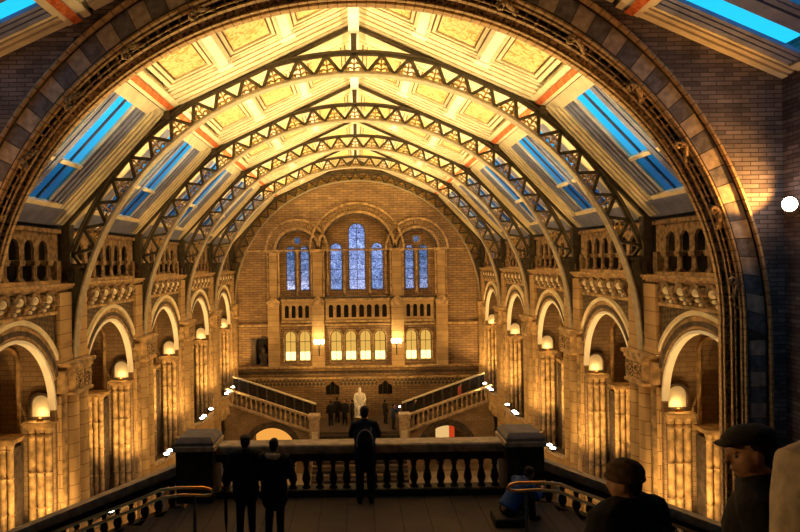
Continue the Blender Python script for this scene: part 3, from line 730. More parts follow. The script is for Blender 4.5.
# arch rings, pilasters and shafts round the windows
def win_arch(x, ri, ro, label):
    t = thing('window_arch', (x, YE, ZSP), label, 'arch', 'round arches on the end wall')
    b = MB(); b.ring(x, ZSP, ri-.02, ri+.12, 0, pi, YE-.10, YE+.05, 36); b.build('roll_moulding', M['darkst'], t)
    b = MB(); b.ring(x, ZSP, ri+.12, ri+.30, 0, pi, YE-.14, YE-.002, 36); b.build('inner_ring', M['buff'], t)
    b = MB(); b.ring(x, ZSP, ri+.30, ro-.14, 0, pi, YE-.06, YE-.002, 36); b.build('brick_ring', M['endw'], t)
    n = int(ro*16); b = MB()
    for i in range(n): a = pi*(i+.5)/n; b.ring(x, ZSP, (ri+ro)/2-.06, ro-.22, a-.045/ro*1.6, a+.045/ro*1.6, YE-.10, YE-.06, 1)
    b.build('dentils', M['carve'], t)
    b = MB(); b.ring(x, ZSP, ro-.14, ro, 0, pi, YE-.16, YE-.002, 40); b.build('hood_mould', M['buff'], t)
win_arch(0, 2.55, 3.45, 'large round arch over the three middle blue windows')
win_arch(-4.33, 1.38, 2.3, 'smaller round arch over the left pair of blue windows'); win_arch(4.33, 1.38, 2.3, 'smaller round arch over the right pair of blue windows')
for x, nm in ((-6.05, 'far left'), (-2.86, 'left inner'), (2.86, 'right inner'), (6.05, 'far right')):
    w = .33 if abs(x) < 4 else .28
    t = thing('wall_pilaster', (x, YE, Z_(376)), f'{nm} flat stone pilaster between the end wall windows', 'pilaster', 'end wall pilasters')
    b = MB(); b.box(x-w, x+w, YE-.22, YE-.002, Z_(298), ZSP-.1); b.build('upper_shaft', M['pier'], t)
    for d in (-w-.1, w+.1):
        b = MB(); b.lathe([(.09, Z_(298)), (.09, Z_(297)), (.065, Z_(296)), (.065, ZSP-.25), (.10, ZSP-.1)], x+d, YE-.12, 8); b.build('slender_shaft', M['buff'], t)
    b = MB(); b.box(x-w-.2, x+w+.2, YE-.28, YE-.002, ZSP-.12, ZSP+.10); b.build('capital', M['buff'], t)
    b = MB(); b.box(x-w-.12, x+w+.12, YE-.35, YE-.002, Z_(366), Z_(305)); b.build('lower_shaft', M['pier'], t)
    b = MB(); b.plate([(x-w-.12, Z_(305)), (x+w+.12, Z_(305)), (x+w+.22, Z_(301)), (x, Z_(295)), (x-w-.22, Z_(301))], [], YE-.42, YE-.002); b.build('gablet', M['buff'], t)
k_ = 0
for x, nm in ((-.93, 'just left of the tallest blue window'), (.93, 'just right of the tallest blue window'), (-2.18, 'left of the left middle blue window'), (2.12, 'right of the right middle blue window'),
              (-4.33, 'between the left pair of blue windows'), (4.33, 'between the right pair of blue windows')):
    t = thing('window_shaft', (x, YE+.42, ZSI), 'slender stone shaft ' + nm, 'column', 'slender shafts between the blue windows')
    b = MB(); b.lathe([(.13, ZSI-.3), (.13, ZSI-.1), (.08, ZSI), (.075, ZSP-.3), (.14, ZSP-.12), (.15, ZSP-.02)], x, YE+.36, 10); b.build('shaft', M['buff'], t)
    b = MB(); b.box(x-.16, x+.16, YE+.22, YE+.45, ZSP-.02, ZSP+.08); b.build('capital', M['buff'], t)
def course(y_, h, d, m, label, x0=-8.9, x1=8.9):
    o = MB().box(x0, x1, YE-d, YE-.001, Z_(y_+h), Z_(y_)).build('string_course', M[m], bevel=.02); tag(o, label, 'moulding', 'end wall string courses'); return o
course(249.0, 1.6, .10, 'buff', 'thin stone course at the springing of the window arches, end wall', -8.7, 8.7)
course(296.2, 2.2, .30, 'darkst', 'dark projecting sill course under the blue windows', -5.7, 5.7)
course(323, 2.0, .22, 'buff', 'stone course below the row of little dark arches')
course(365, 2.2, .30, 'buff', 'stone course directly below the yellow lit windows')
course(371, 2.0, .20, 'darkst', 'dark recessed course below the yellow lit windows')
course(376, 1.8, .38, 'buff', 'deep ledge above the chequered band on the end wall')
M['chq'] = checker('chequer_tiles', (.42,.30,.18), (.12,.09,.06), 5.0)
for (a, c_), nm in (((240, 323), 'left part, beside the left dark window'), ((338.5, 375.5), 'middle part, above the statue'), ((391.5, 476), 'right part, beside the right dark window')):
    tag(MB().box(X_(a), X_(c_), YE-.06, YE-.001, Z_(385), Z_(379)).build('chequered_band', M['chq']), 'chequered brick band on the end wall, ' + nm, 'wall band', 'chequered bands')
# balconies of little arches
def balcony(x0, x1, n, label):
    t = thing('blind_balcony', ((x0+x1)/2, YE, ZBAL0), label, 'balcony', 'small arcaded balconies on the end wall')
    p = (x1-x0)/n; hs = [arch_poly(x0+p*(i+.5), ZBAL0+.22, ZBAL1-.32, p*.30, 10) for i in range(n)]
    b = MB(); b.plate([(x0-.1, ZBAL0+.02), (x1+.1, ZBAL0+.02), (x1+.1, ZBAL1+.15), (x0-.1, ZBAL1+.15)], hs, YE-.26, YE-.10); b.build('arcaded_front', M['pier'], t)
    b = MB(); b.box(x0-.1, x1+.1, YE-.09, YE-.01, ZBAL0+.02, ZBAL1+.15); b.build('dark_back', M['void'], t)
    b = MB(); b.box(x0-.14, x1+.14, YE-.34, YE-.004, ZBAL1+.15, ZBAL1+.28); b.build('coping', M['buff'], t)
    b = MB(); b.box(x0-.14, x1+.14, YE-.34, YE-.004, ZBAL0-.12, ZBAL0+.02); b.build('sill', M['buff'], t)
    for i in range(1, n):
        b = MB(); b.lathe([(.05, ZBAL0+.22), (.035, ZBAL0+.3), (.035, ZBAL1-.4), (.06, ZBAL1-.3)], x0+p*i, YE-.29, 8); b.build('colonnette', M['buff'], t)
balcony(-2.2, 2.2, 8, 'wide row of eight little dark arches under the middle blue windows')
balcony(-5.35, -3.4, 4, 'row of four little dark arches under the left pair of blue windows'); balcony(3.4, 5.35, 4, 'row of four little dark arches under the right pair of blue windows')
# yellow lit windows
LN = ['first from the left', 'second from the left', 'left outer of the middle four', 'left inner of the middle four', 'right inner of the middle four', 'right outer of the middle four', 'second from the right', 'rightmost']
xs = [X_(357-60.5-7.2), X_(357-60.5+7.2)] + [X_(357+o) for o in (-21.9, -7.3, 7.3, 21.9)] + [X_(357+60.5-7.2), X_(357+60.5+7.2)]
for i, x in enumerate(xs):
    t = thing('lit_window', (x, YE, Z_(361)), f'yellow lit round-headed window low on the end wall, {LN[i]}', 'window', 'yellow lit windows')
    b = MB(); b.plate(arch_poly(x, Z_(361), Z_(336), .41, 12), [], YE+.30, YE+.32); b.build('lit_glass', M['litw'], t)
    b = MB(); b.box(x-.36, x+.36, YE+.24, YE+.29, Z_(359.5), Z_(351.5)); b.build('bright_light_box', M['litw2'], t)
    b = MB(); b.plate(arch_poly(x, Z_(361), Z_(336), .41, 12), [arch_poly(x, Z_(360.4), Z_(336), .36, 12)], YE+.12, YE+.20)
    b.box(x-.016, x+.016, YE+.13, YE+.18, Z_(361), Z_(331)); b.box(x-.36, x+.36, YE+.13, YE+.18, Z_(341.4), Z_(340.9)); b.build('window_bars', M['steel'], t)
    b = MB(); b.ring(x, Z_(336), .42, .52, 0, pi, YE-.14, YE+.02, 14)
    for d in (-.47, .47): b.lathe([(.07, Z_(361)), (.045, Z_(359)), (.045, Z_(338)), (.075, Z_(336.5))], x+d, YE-.05, 8)
    b.build('stone_surround', M['buff'], t)
lamp('AREA', (0, YE-1.2, Z_(347)), 0.0, WARM, size=1) if False else None
# wall lamps
for x, nm in ((X_(318.5), 'left'), (X_(394.8), 'right')):
    t = thing('wall_lamp', (x, YE-.4, Z_(342)), f'glowing cluster wall lamp on the {nm} pilaster between lit windows', 'lamp', 'end wall lamps')
    zb = Z_(340)
    b = MB(); b.bar((x, YE-.36, zb-.3), (x, YE-.75, zb-.3), .05, .05, (1,0,0)); b.lathe([(.03, zb-1.0), (.05, zb-.6), (.03, zb-.3), (.14, zb-.22), (.16, zb-.18)], x, YE-.75, 10); b.build('bracket', M['steel'], t)
    for j in range(3):
        dx, dy_ = (-.26, 0, .26)[j], (0, -.12, 0)[j]
        b = MB(); b.lathe([(.05, zb-.18), (.12, zb-.05), (.13, zb+.08), (.06, zb+.17)], x+dx, YE-.75+dy_, 10); b.build('glass_shade', M['globe'], t)
    lamp('POINT', (x, YE-.95, zb+.35), 55, YEL, size=.08)
for i, (a, c_) in enumerate(((324, 337.5), (376.5, 390.5))):
    t = thing('dark_window', (X_((a+c_)/2), YE, Z_(395)), f'dark unlit shouldered window just {("left","right")[i]} of the white statue', 'window', 'dark windows by the statue')
    b = MB(); b.box(X_(a)-.03, X_(c_)+.03, YE+.3, YE+.34, Z_(395.5), Z_(380)); b.build('dark_glass', M['void'], t)
    b = MB()
    for q in (.33, .66): xx = X_(a) + (X_(c_)-X_(a))*q; b.box(xx-.02, xx+.02, YE+.1, YE+.14, Z_(395), Z_(381))
    b.build('bars', M['steel'], t)
t = thing('bust_niche', (X_(262), YE, Z_(364)), 'dark niche holding a dark bust low on the left of the end wall', 'niche')
b = MB(); b.plate([(X_(250), Z_(366)), (X_(273), Z_(366)), (X_(273), Z_(337)), (X_(250), Z_(337))], [arch_poly(X_(262), Z_(364), Z_(343), .55, 12)], YE-.08, YE-.001); b.build('surround', M['darkst'], t)
b = MB(); b.box(X_(262)-.6, X_(262)+.6, YE+.4, YE+.44, Z_(365), Z_(337)); b.build('niche_back', M['void'], t)
t = thing('bust', (X_(262), YE+.1, Z_(364)), 'dark bronze bust on a small plinth inside the end wall niche', 'bust')
b = MB(); b.box(X_(262)-.22, X_(262)+.22, YE+.0, YE+.3, Z_(364), Z_(358)); b.build('plinth', M['darkst'], t)
b = MB(); b.ball((X_(262), YE+.15, Z_(355.5)), (.36, .2, .3), 12, 8); b.ball((X_(262), YE+.12, Z_(349)), (.17, .19, .24), 12, 8); b.tube([(X_(262), YE+.15, Z_(354)), (X_(262), YE+.14, Z_(350))], .1, 8); b.build('head_and_shoulders', M['darkst'], t)

# ---------------------------------------------------------------- far landing, steps, flanking stairs
ZLD = -11.25
struct(MB().box(-3.0, 3.0, 42.4, YE, ZF, ZLD).build('floor_far_landing', M['landing']))
st = thing('stone_steps', (0, 41, ZF), 'broad flight of stone steps up to the landing with the white statue', 'steps')
nst = 14
for i in range(nst):
    z1 = ZLD - (i+1)*(ZLD-ZF)/(nst+1); b = MB(); b.box(-2.95, 2.95, 42.4-(i+1)*.36, 42.4-i*.36-.002, ZF, z1); b.build('step', M['landing'] if i % 2 else M['balu'], st)
def far_stair(s, nm):
    T = lambda x, y, z: (x*s, y, z)
    ya, yb = 42.0, 44.6; xa, xb = 3.0, 8.75; za, zb = ZLD, -9.25
    t = thing('side_staircase', (s*5.8, ya, ZF), f'{nm} stone staircase rising from the statue landing to the gallery', 'staircase', 'flanking far stairs')
    sl = (zb-za)/(xb-xa)
    b = MB(T); outer = [(xa, ZF), (XW-.2, ZF), (XW-.2, zb), (xb, zb), (xa, za)]
    cx = (444.5-357)/(640/42)
    b.plate(outer, [[(max(xa+.3, u), v) for u, v in arch_poly(cx, ZF+.01, -12.35, 1.55, 18)]], ya, ya+.3); b.build('brick_side_wall', M['wall'], t)
    b = MB(T); b.ring(cx, -12.35, 1.55, 1.95, 0, pi, ya-.06, ya-.001, 24); b.build('arch_ring', M['darkst'], t)
    b = MB(T)
    n = 13
    for i in range(n):
        x0 = xa + (xb-xa)*i/n; x1 = xa + (xb-xa)*(i+1)/n; b.box(x0, x1, ya+.3, yb, za+sl*(x0-xa)-.1, za+sl*(x1-xa))
    b.build('treads', M['landing'], t)
    for (yy, hh, nm2, mt) in ((ya+.1, .80, 'front_coping', 'coping'), (yb, 1.15, 'back_handrail', 'brass')):
        b = MB(T); b.bar((xa, yy, za+hh+.25), (xb, yy, zb+hh+.25), .13 if mt != 'brass' else .08, .28); b.build(nm2, M[mt] if mt != 'brass' else M['cream'], t)
    b = MB(T); b.plate([(xa, za-.1), (xa, za+1.33), (xb, zb+1.33), (xb, zb-.1)], [], yb+.04, yb+.10); b.build('back_panel', M['balu'], t)
    b = MB(T); b.bar((xa, ya-.02, za+.12), (xb, ya-.02, zb+.12), .16, .2); b.build('string', M['coping'], t)
    for i in range(18):
        x = xa + .25 + (xb-xa-.3)*i/17; z = za + sl*(x-xa); 
        b = MB(T); b.lathe([(.09, z+.18), (.05, z+.3), (.085, z+.5), (.05, z+.75), (.09, z+.98)], x, ya+.1, 8); b.build('baluster', M['buff'], t)
        if i % 2 == 0: b = MB(T); b.lathe([(.08, z+.1), (.05, z+.3), (.08, z+.6), (.05, z+1.0), (.08, z+1.35)], x, yb, 8); b.build('rear_baluster', M['darkst'], t)
    b = MB(T); b.box(xa-.35, xa+.28, ya-.2, ya+.45, ZF, za+1.0); b.bbox(xa-.43, xa+.36, ya-.28, ya+.53, za+1.0, za+1.28, .05); b.build('newel', M['coping'], t)
    b = MB(T); b.bbox(xa-.26, xa+.12, ya-.26, ya-.2, ZF+.3, za+.2, .01); b.build('newel_panel', M['cream'], t)
    return cx
cxl = far_stair(-1, 'left'); far_stair(1, 'right')
tag(MB().box(-7.1, -4.3, 44.0, 44.1, ZF, -10.9).build('lit_doorway', M['orange']), 'glowing orange doorway seen through the arch under the left far stair', 'doorway')
t = thing('notice_board', (5.7, 43.3, ZF), 'cream lit notice board with red side panel under the right far stair arch', 'notice board')
b = MB(); b.box(5.15, 6.05, 43.3, 43.36, -12.6, -10.85); b.build('cream_panel', M['creamlit'], t)
b = MB(); b.box(6.06, 6.42, 43.3, 43.36, -12.3, -10.85); b.build('red_panel', M['redlit'], t)
b = MB(); b.box(5.2, 5.26, 43.38, 43.44, ZF, -10.9); b.box(6.3, 6.36, 43.38, 43.44, ZF, -10.9); b.build('leg', M['steel'], t)

# ---------------------------------------------------------------- the big stone arch and the wall it pierces
YA, YBK = 14.0, 15.2
def outer_pt(a): # a: 0..pi, circle
    return (9.08*cos(a), -1.8 + 9.08*sin(a))
def inner_pt(a): return (8.55*cos(a), -1.43 + 7.48*sin(a))
def mixp(a, t, yy=14.0):
    p, q = outer_pt(a), inner_pt(a); u, w = (1-t)*yy/14.0, t*yy/15.2; return (p[0]*u+q[0]*w, p[1]*u+q[1]*w)
NA = 120
def arch_sweep(b, prof, a0=0, a1=pi, n=NA, legs=True):
    """prof: closed list of (t, Y)"""
    rows = []
    def row(a, zover=None):
        r = []
        for t, yy in prof:
            x, z = mixp(a, t, yy); r.append((x, yy, z if zover is None else zover))
        return r
    if legs: rows.append(row(0, ZF))
    for i in range(n+1): rows.append(row(a0 + (a1-a0)*i/n))
    if legs: rows.append(row(pi, ZF))
    m = len(prof); vs = [p for r in rows for p in r]; fs = []
    for i in range(len(rows)-1):
        for j in range(m): fs.append((i*m+j, i*m+(j+1)%m, (i+1)*m+(j+1)%m, (i+1)*m+j))
    fs += [tuple(range(m)), tuple((len(rows)-1)*m + j for j in reversed(range(m)))]
    b.add(vs, fs)
ba = thing('great_arch', (0, YA, ZF), 'huge dark stone arch framing the whole hall, with banded mouldings', 'arch')
b = MB(); arch_sweep(b, [(0, YA-.13), (.04, YA-.18), (.08, YA-.12), (.095, YA-.06), (.10, YA+.3), (0, YA+.3)]); b.build('hood_mould', M['archgold'], ba)
b = MB(); arch_sweep(b, [(.10, YA+.03), (.475, YA+.03), (.475, YA+.4), (.10, YA+.4)]); b.build('voussoir_bed', M['darkst'], ba)
NV = 64
for i in range(NV):
    a0, a1 = pi*i/NV, pi*(i+1)/NV
    b = MB(); arch_sweep(b, [(.13, YA-.01), (.45, YA-.01), (.45, YA+.05), (.13, YA+.05)], a0+.0012, a1-.0012, 3, False)
    b.build('voussoir', M['lightblk'] if i % 2 else M['darkblk'], ba)
for s in (-1, 1):
    for i in range(18):
        z1 = -1.85 - i*.34; b = MB(lambda x, y, z: (x*s, y, z))
        x0, x1 = mixp(0, .42)[0], mixp(0, .15)[0]; b.box(x0, x1, YA-.01, YA+.05, z1-.32, z1); b.build('jamb_block', M['darkblk'] if i % 2 else M['lightblk'], ba)
b = MB(); arch_sweep(b, [(.47, YA-.04), (.50, YA-.09), (.535, YA-.04), (.54, YA+.02), (.57, YA-.02), (.60, YA+.03), (.61, YA+.5), (.47, YA+.5)]); b.build('roll_moulding', M['archgold'], ba)
b = MB(); arch_sweep(b, [(.60, YA+.48), (.76, YA+.52), (.76, YA+.9), (.60, YA+.9)]); b.build('hollow', M['darkst'], ba)
for i in range(96):
    a = pi*(i+.5)/96; p = mixp(a, .615, YA+.16); q = mixp(a+.004, .725, YA+.20); b = MB(); b.bar((p[0], YA+.16, p[1]), (q[0], YA+.20, q[1]), .05, .07); b.build('openwork_bar', M['archgold'], ba)
b = MB(); arch_sweep(b, [(.66, YA+.10), (.67, YA+.07), (.685, YA+.07), (.695, YA+.10), (.685, YA+.13), (.67, YA+.13)]); b.build('rope_bar', M['carve'], ba)
b = MB(); arch_sweep(b, [(.72, YA+.22), (.745, YA+.16), (.78, YA+.22), (.79, YA+.8), (.72, YA+.8)]); b.build('outer_roll', M['archgold'], ba)
b = MB(); arch_sweep(b, [(.785, YA+.40), (.87, YA+.46), (.87, YA+.9), (.785, YA+.9)]); b.build('patterned_hollow', M['carve'], ba)
b = MB(); arch_sweep(b, [(.865, YA+.40), (.885, YA+.34), (.91, YA+.40), (.915, YA+.62), (.95, YA+.60), (.965, YA+.70), (1.0, YA+.95), (1.0, YBK), (.865, YBK)]); b.build('inner_mouldings', M['archgold'], ba)
b = MB(); arch_sweep(b, [(.02, YA+.36), (.6, YA+.9), (.865, YA+.9), (.865, YBK), (.02, YBK)]); b.build('masonry_core', M['wall'], ba)
for i in range(15):
    a = pi*(i+.5)/15 ; b = MB(); x, z = mixp(a, .64, YA); n_ = (cos(a), sin(a)); t_ = (-sin(a), cos(a))
    def Q(u, v, w): return (x + u*t_[0] + v*n_[0], YA + w, z + u*t_[1] + v*n_[1])
    b.tube([Q(-.28, -.03, .18), Q(-.12, .03, .06), Q(.05, .07, .0), Q(.18, .03, -.02), Q(.24, -.04, .0), Q(.17, -.09, .02), Q(.08, -.06, .03)], [.04,.055,.06,.05,.045,.045,.03], 8)
    b.ball(Q(.12, .0, .02), .055, 8, 6); b.ball(Q(-.22, .03, .10), .05, 8, 6); b.build('leaf_crocket', M['carve'], ba)
# wall round the arch, meeting the near roof
NK = (6.20, 5.32); NE = (9.35, 3.90); NR = (0, 8.35)
out = [(9.35, ZF), (9.35, NE[1]+.12), (NK[0], NK[1]+.12), (0, NR[1]+.12), (-NK[0], NK[1]+.12), (-9.35, NE[1]+.12), (-9.35, ZF)]
curve = [(-9.06, ZF)] + [(9.06*cos(a), -1.8+9.06*sin(a)) for a in [pi - pi*i/80 for i in range(81)]] + [(9.06, ZF)]
b = MB(); b.plate(out + curve, [], YA, YA+.35); struct(b.build('wall_arch', M['arcwall']))
# join between the big arch and the first bay
for s, nm in SIDE:
    T = lambda x, y, z: (x*s, y, z)
    struct(MB(T).box(8.9, 13.3, YA+.35, YA+.75, ZF, 4.2).build('wall_behind_arch_'+nm, M['wall']))
    struct(MB(T).box(9.35, 9.65, -3, YA+.35, ZF, 4.6).build('wall_near_'+nm, M['arcwall']))
b = MB(); b.plate([(-9.2, 1.2), (-KN[0], KN[1]+.3), (0, RG[1]+.4), (KN[0], KN[1]+.3), (9.2, 1.2), (9.35, 3.9), (6.2, 5.4), (0, 8.4), (-6.2, 5.4), (-9.35, 3.9)], [], YBK-.75, YBK-.45) 
struct(b.build('wall_above_arch', M['cream']))
struct(MB().box(-9.65, 9.65, -3.3, -3, ZF, 9.5).build('wall_back', M['darkst']))
# near roof
LN1 = hypot(NE[0]-NK[0], NE[1]-NK[1]); LN2 = hypot(NK[0], NR[1]-NK[1])
for s, nm in SIDE:
    n1 = slope(NE, NK, LN1, s); n2 = slope(NK, NR, LN2, s)
    struct(MB(n2).box(-.1, LN2+.2, -3, YA+.35, .30, .45).build('ceiling_near_'+nm, M['cream']))
    t = thing('near_skylight', (s*7.8, 10, 4.6), f'large blue skylight cut off at the top {nm} corner of the view', 'skylight', 'near skylights')
    b = MB(n1); b.m = 0
    for p, q, n0, mi in ((13.80, 14.0, -.03, 0), (13.75, 13.80, .02, 1), (13.62, 13.75, .0, 0), (13.57, 13.62, .04, 1), (13.48, 13.57, .02, 0)):
        b.m = mi; b.box(-.1, LN1+.05, p, q, n0, .14)
    b.build('stepped_frame', [M['cream'], M['tan']], t)
    b = MB(n1)
    for i, (p, q, n0, mi) in enumerate(((13.34, 13.48, .04, 0), (13.30, 13.34, .08, 1), (13.16, 13.30, .05, 0), (13.12, 13.16, .09, 1), (13.0, 13.12, .06, 0))):
        b.m = mi; b.box(.2, LN1-.1, p, q, n0, .14)
    b.build('side_boards', [M['board'], M['boardd']], t)
    b = MB(n1); b.box(-.1, .22, -3, 13.48, -.02, .14); b.box(LN1-.12, LN1+.05, -3, 13.48, -.02, .14); b.build('frame', M['cream'], t)
    yy = 12.98
    while yy > 8.0:
        b = MB(n1); b.box(.22, LN1-.12, yy-.62, yy, .12, .13); b.build('pane', M['glass'], t)
        b = MB(n1)
        for p, q, n0, mi in ((.62,.74,.05,0),(.74,.78,.09,1),(.78,.92,.03,0),(.92,.96,.07,1),(.96,1.10,.0,0),(1.10,1.14,.07,1),(1.14,1.28,.03,0),(1.28,1.40,.05,0)):
            b.m = mi; b.box(.2, LN1-.1, yy-q, yy-p, n0, .14)
        b.build('glazing_bar', [M['cream'] if yy < 12 else M['board'], M['tan']], t); yy -= 1.4
    b = MB(n1); b.box(-.12, LN1+.1, -3, yy, .10, .20); b.build('end_board', M['boardd'], t)  # unseen board added to close the skylight and cut its blue spill
    t = thing('near_purlin', (s*6.2, 10, 5.3), f'cream purlin with red patterned band at the top {nm} edge', 'beam', 'near purlins')
    b = MB(n2); b.box(-.05, .5, -3, 14.0, -.05, .31); b.box(.5, .7, -3, 14.0, .1, .31); b.build('cream_purlin', M['cream'], t)
    b = MB(n2); b.box(.08, .28, -3, 13.98, -.09, -.05); b.build('red_band', M['red'], t)
    t = thing('near_ceiling_panel', (s*4, 11, 6.5), f'cream stepped panel edge beside the {nm} red band near the top edge', 'ceiling panel', 'near ceiling panels')
    b = MB(n2)
    for p, q, n0, mi in ((13.7, 14.0, 0, 0), (13.62, 13.7, .1, 1), (13.35, 13.62, .05, 0), (13.28, 13.35, .14, 1), (13.0, 13.28, .1, 0)):
        b.m = mi; b.box(.6, LN2-.3, p, q, n0, .31)
    b.build('stepped_frame', [M['cream'], M['tan']], t)
    b = MB(n2); b.box(.6, LN2-.3, -3, 13.0, .2, .3); b.build('painted_field', M['panel'], t)
# floodlight on the near right wall
t = thing('spotlight', (9.2, 13.45, .95), 'bright white spotlight on the dark wall at the right edge', 'lamp')
b = MB(); b.bar((9.35, 13.45, .90), (9.15, 13.45, .98), .05, .05); b.tube([(9.2, 13.5, .90), (9.12, 13.42, .98), (9.05, 13.36, 1.05)], [.10, .13, .14], 12); b.build('housing', M['steel'], t)
b = MB(); b.ball((9.01, 13.30, 1.07), (.15, .12, .15), 12, 8); b.build('lens', M['lamp'], t)
lamp('SPOT', (8.90, 13.25, .85), P_NEAR*4, AMBER, aim=(8.35, 14.0, 1.9), spot=95, size=.05, blend=.5)
for s, nm in SIDE:
    t = thing('arch_uplight', (9.2*s, 10.6, -2), f'warm uplighter on the near {nm} wall aimed at the stone arch, outside the view', 'lamp')
    b = MB(lambda x, y, z: (x*s, y, z)); b.bar((9.35, 10.6, -2.05), (9.15, 10.6, -1.98), .05, .05); b.tube([(9.2, 10.6, -2.05), (9.12, 10.66, -1.98), (9.05, 10.72, -1.9)], [.10, .13, .14], 12); b.build('housing', M['steel'], t)
    lamp('SPOT', (8.95*s, 10.8, -1.75), 520, AMBER, aim=(6.2*s, 14.4, 3.6), spot=75, size=.1, blend=.9)  # uplighter added out of view to brighten the arch mouldings
t = thing('spotlight', (-9.2, 5.6, .2), 'warm wall spotlight on the near left wall, outside the view', 'lamp')
b = MB(); b.bar((-9.35, 5.6, .15), (-9.15, 5.6, .23), .05, .05); b.tube([(-9.2, 5.6, .15), (-9.12, 5.52, .2), (-9.05, 5.46, .22)], [.10, .13, .14], 12); b.build('housing', M['steel'], t)
lamp('SPOT', (-8.85, 5.3, .2), 900, WARM, aim=(2, 3.0, -1.1), spot=28, size=.08, blend=.6)  # unseen spot added to light the capped man's face
lamp('SPOT', (-8.95, 13.40, .75), P_NEAR*.6, AMBER, aim=(-8.2, 14.0, 2.6), spot=75, size=.05, blend=.5)

# ---------------------------------------------------------------- near landing, balustrades, handrails
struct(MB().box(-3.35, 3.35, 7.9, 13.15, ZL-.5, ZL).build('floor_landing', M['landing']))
YB_ = 12.85
bl = thing('balustrade', (0, YB_, ZL), 'dark stone balustrade with lit coping across the near landing', 'balustrade')
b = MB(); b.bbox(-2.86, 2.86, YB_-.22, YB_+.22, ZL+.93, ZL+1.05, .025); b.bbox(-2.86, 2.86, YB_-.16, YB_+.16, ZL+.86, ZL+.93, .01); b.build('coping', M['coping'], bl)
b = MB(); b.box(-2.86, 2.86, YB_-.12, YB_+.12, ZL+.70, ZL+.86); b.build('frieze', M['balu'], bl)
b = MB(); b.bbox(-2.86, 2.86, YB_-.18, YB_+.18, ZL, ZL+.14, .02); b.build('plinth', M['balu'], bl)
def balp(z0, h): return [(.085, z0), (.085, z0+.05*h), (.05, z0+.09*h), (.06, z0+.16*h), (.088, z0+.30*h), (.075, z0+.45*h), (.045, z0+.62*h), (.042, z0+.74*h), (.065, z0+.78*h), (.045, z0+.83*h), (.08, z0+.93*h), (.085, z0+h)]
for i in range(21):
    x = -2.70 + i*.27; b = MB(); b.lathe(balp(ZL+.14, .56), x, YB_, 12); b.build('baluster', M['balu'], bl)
for s, nm in ((-1, 'left'), (1, 'right')):
    t = thing('newel_pier', (s*3.2, YB_-.05, ZL), f'square stone block pier at the {nm} end of the near balustrade', 'pier', 'landing newel piers')
    cx = s*3.22; ya, yb = YB_-.42, YB_+.38
    b = MB(); b.box(cx-.36, cx+.36, ya, yb, ZL, ZL+1.02); b.build('block', M['balu'], t, .01)
    b = MB(); b.bbox(cx-.41, cx+.41, ya-.05, yb+.05, ZL+1.02, ZL+1.12, .02); b.build('moulding', M['coping'], t)
    b = MB(); z = ZL+1.12; vs = [(cx-.38, ya-.02, z), (cx+.38, ya-.02, z), (cx+.38, yb+.02, z), (cx-.38, yb+.02, z), (cx-.38, ya-.02, z+.06), (cx+.38, ya-.02, z+.06), (cx+.38, yb+.02, z+.06), (cx-.38, yb+.02, z+.06), (cx-.30, ya+.08, z+.15), (cx+.30, ya+.08, z+.15), (cx+.30, yb-.08, z+.15), (cx-.30, yb-.08, z+.15)]
    b.add(vs, [(3,2,1,0),(0,1,5,4),(1,2,6,5),(2,3,7,6),(3,0,4,7),(4,5,9,8),(5,6,10,9),(6,7,11,10),(7,4,8,11),(8,9,10,11)]); b.build('cap_stone', M['slate'], t)
    T = lambda x, y, z: (x*s, y, z)
    xa, xb = 3.58, 9.3; sl = -.385; za = -3.98
    zt = lambda x: za + sl*(x-xa)
    t = thing('stair_balustrade', (s*6, YB_, -6), f'dark sloping stone balustrade falling away to the {nm} of the landing', 'balustrade', 'sloping stair balustrades')
    b = MB(T); b.bar((xa, YB_, zt(xa)-.06), (xb, YB_, zt(xb)-.06), .12, .40); b.bar((xa, YB_, zt(xa)-.14), (xb, YB_, zt(xb)-.14), .08, .30); b.build('coping', M['coping'], t)
    b = MB(T); b.plate([(xa, zt(xa)-.18), (xa, zt(xa)-.34), (xb, zt(xb)-.34), (xb, zt(xb)-.18)], [], YB_-.1, YB_+.1); b.build('frieze', M['balu'], t)
    b = MB(T); b.plate([(xa, zt(xa)-.80), (xa, zt(xa)-1.6), (xb, zt(xb)-1.6), (xb, zt(xb)-.80)], [], YB_-.16, YB_+.16); b.build('string', M['balu'], t)
    for i in range(20):
        x = xa + .2 + i*.275; b = MB(T); b.lathe(balp(zt(x)-.84, .52), x, YB_, 10); b.build('baluster', M['balu'], t)
    t = thing('stair_flight', (s*6, 11.6, -7), f'dark stone stairs going down to the {nm} from the landing', 'stairs', 'near stair flights')
    b = MB(T); n = 14
    for i in range(n):
        x0 = 3.36 + i*.42; z1 = ZL - (i+1)*.165; b.box(x0, x0+.42, 9.9, YB_-.2, z1-.5, z1)
    b.build('steps', M['landing'], t)
    b = MB(T); b.plate([(3.36, ZL-.5), (3.36, ZF), (9.34, ZF), (9.34, ZL-.5-2.35)], [], YB_-.2, YB_+.15); b.build('side_wall', M['wall'], t)
    t = thing('brass_handrail', (s*2.6, 10.5, ZL), f'looped brass handrail on a dark post, {nm} side of the landing', 'handrail', 'brass handrails')
    x0 = 2.42; yr = 10.5; zr = ZL+.93; L = 2.6
    pts = [(x0+.95+d, yr, zr-.02-.37*d) for d in (2.2, 1.5, .8, .2)] + [(x0+.85, yr, zr+.03), (x0+.55, yr, zr+.06), (x0+.15, yr, zr+.055), (x0+.03, yr, zr+.02), (x0, yr, zr-.02), (x0+.03, yr, zr-.06), (x0+.15, yr, zr-.075), (x0+.5, yr, zr-.06), (x0+.85, yr, zr-.10)] + [(x0+.95+d, yr, zr-.16-.37*d) for d in (.2, .8, 1.5, 2.2)]
    b = MB(T); b.tube(pts, .026, 8); b.build('rail', M['brass'], t)
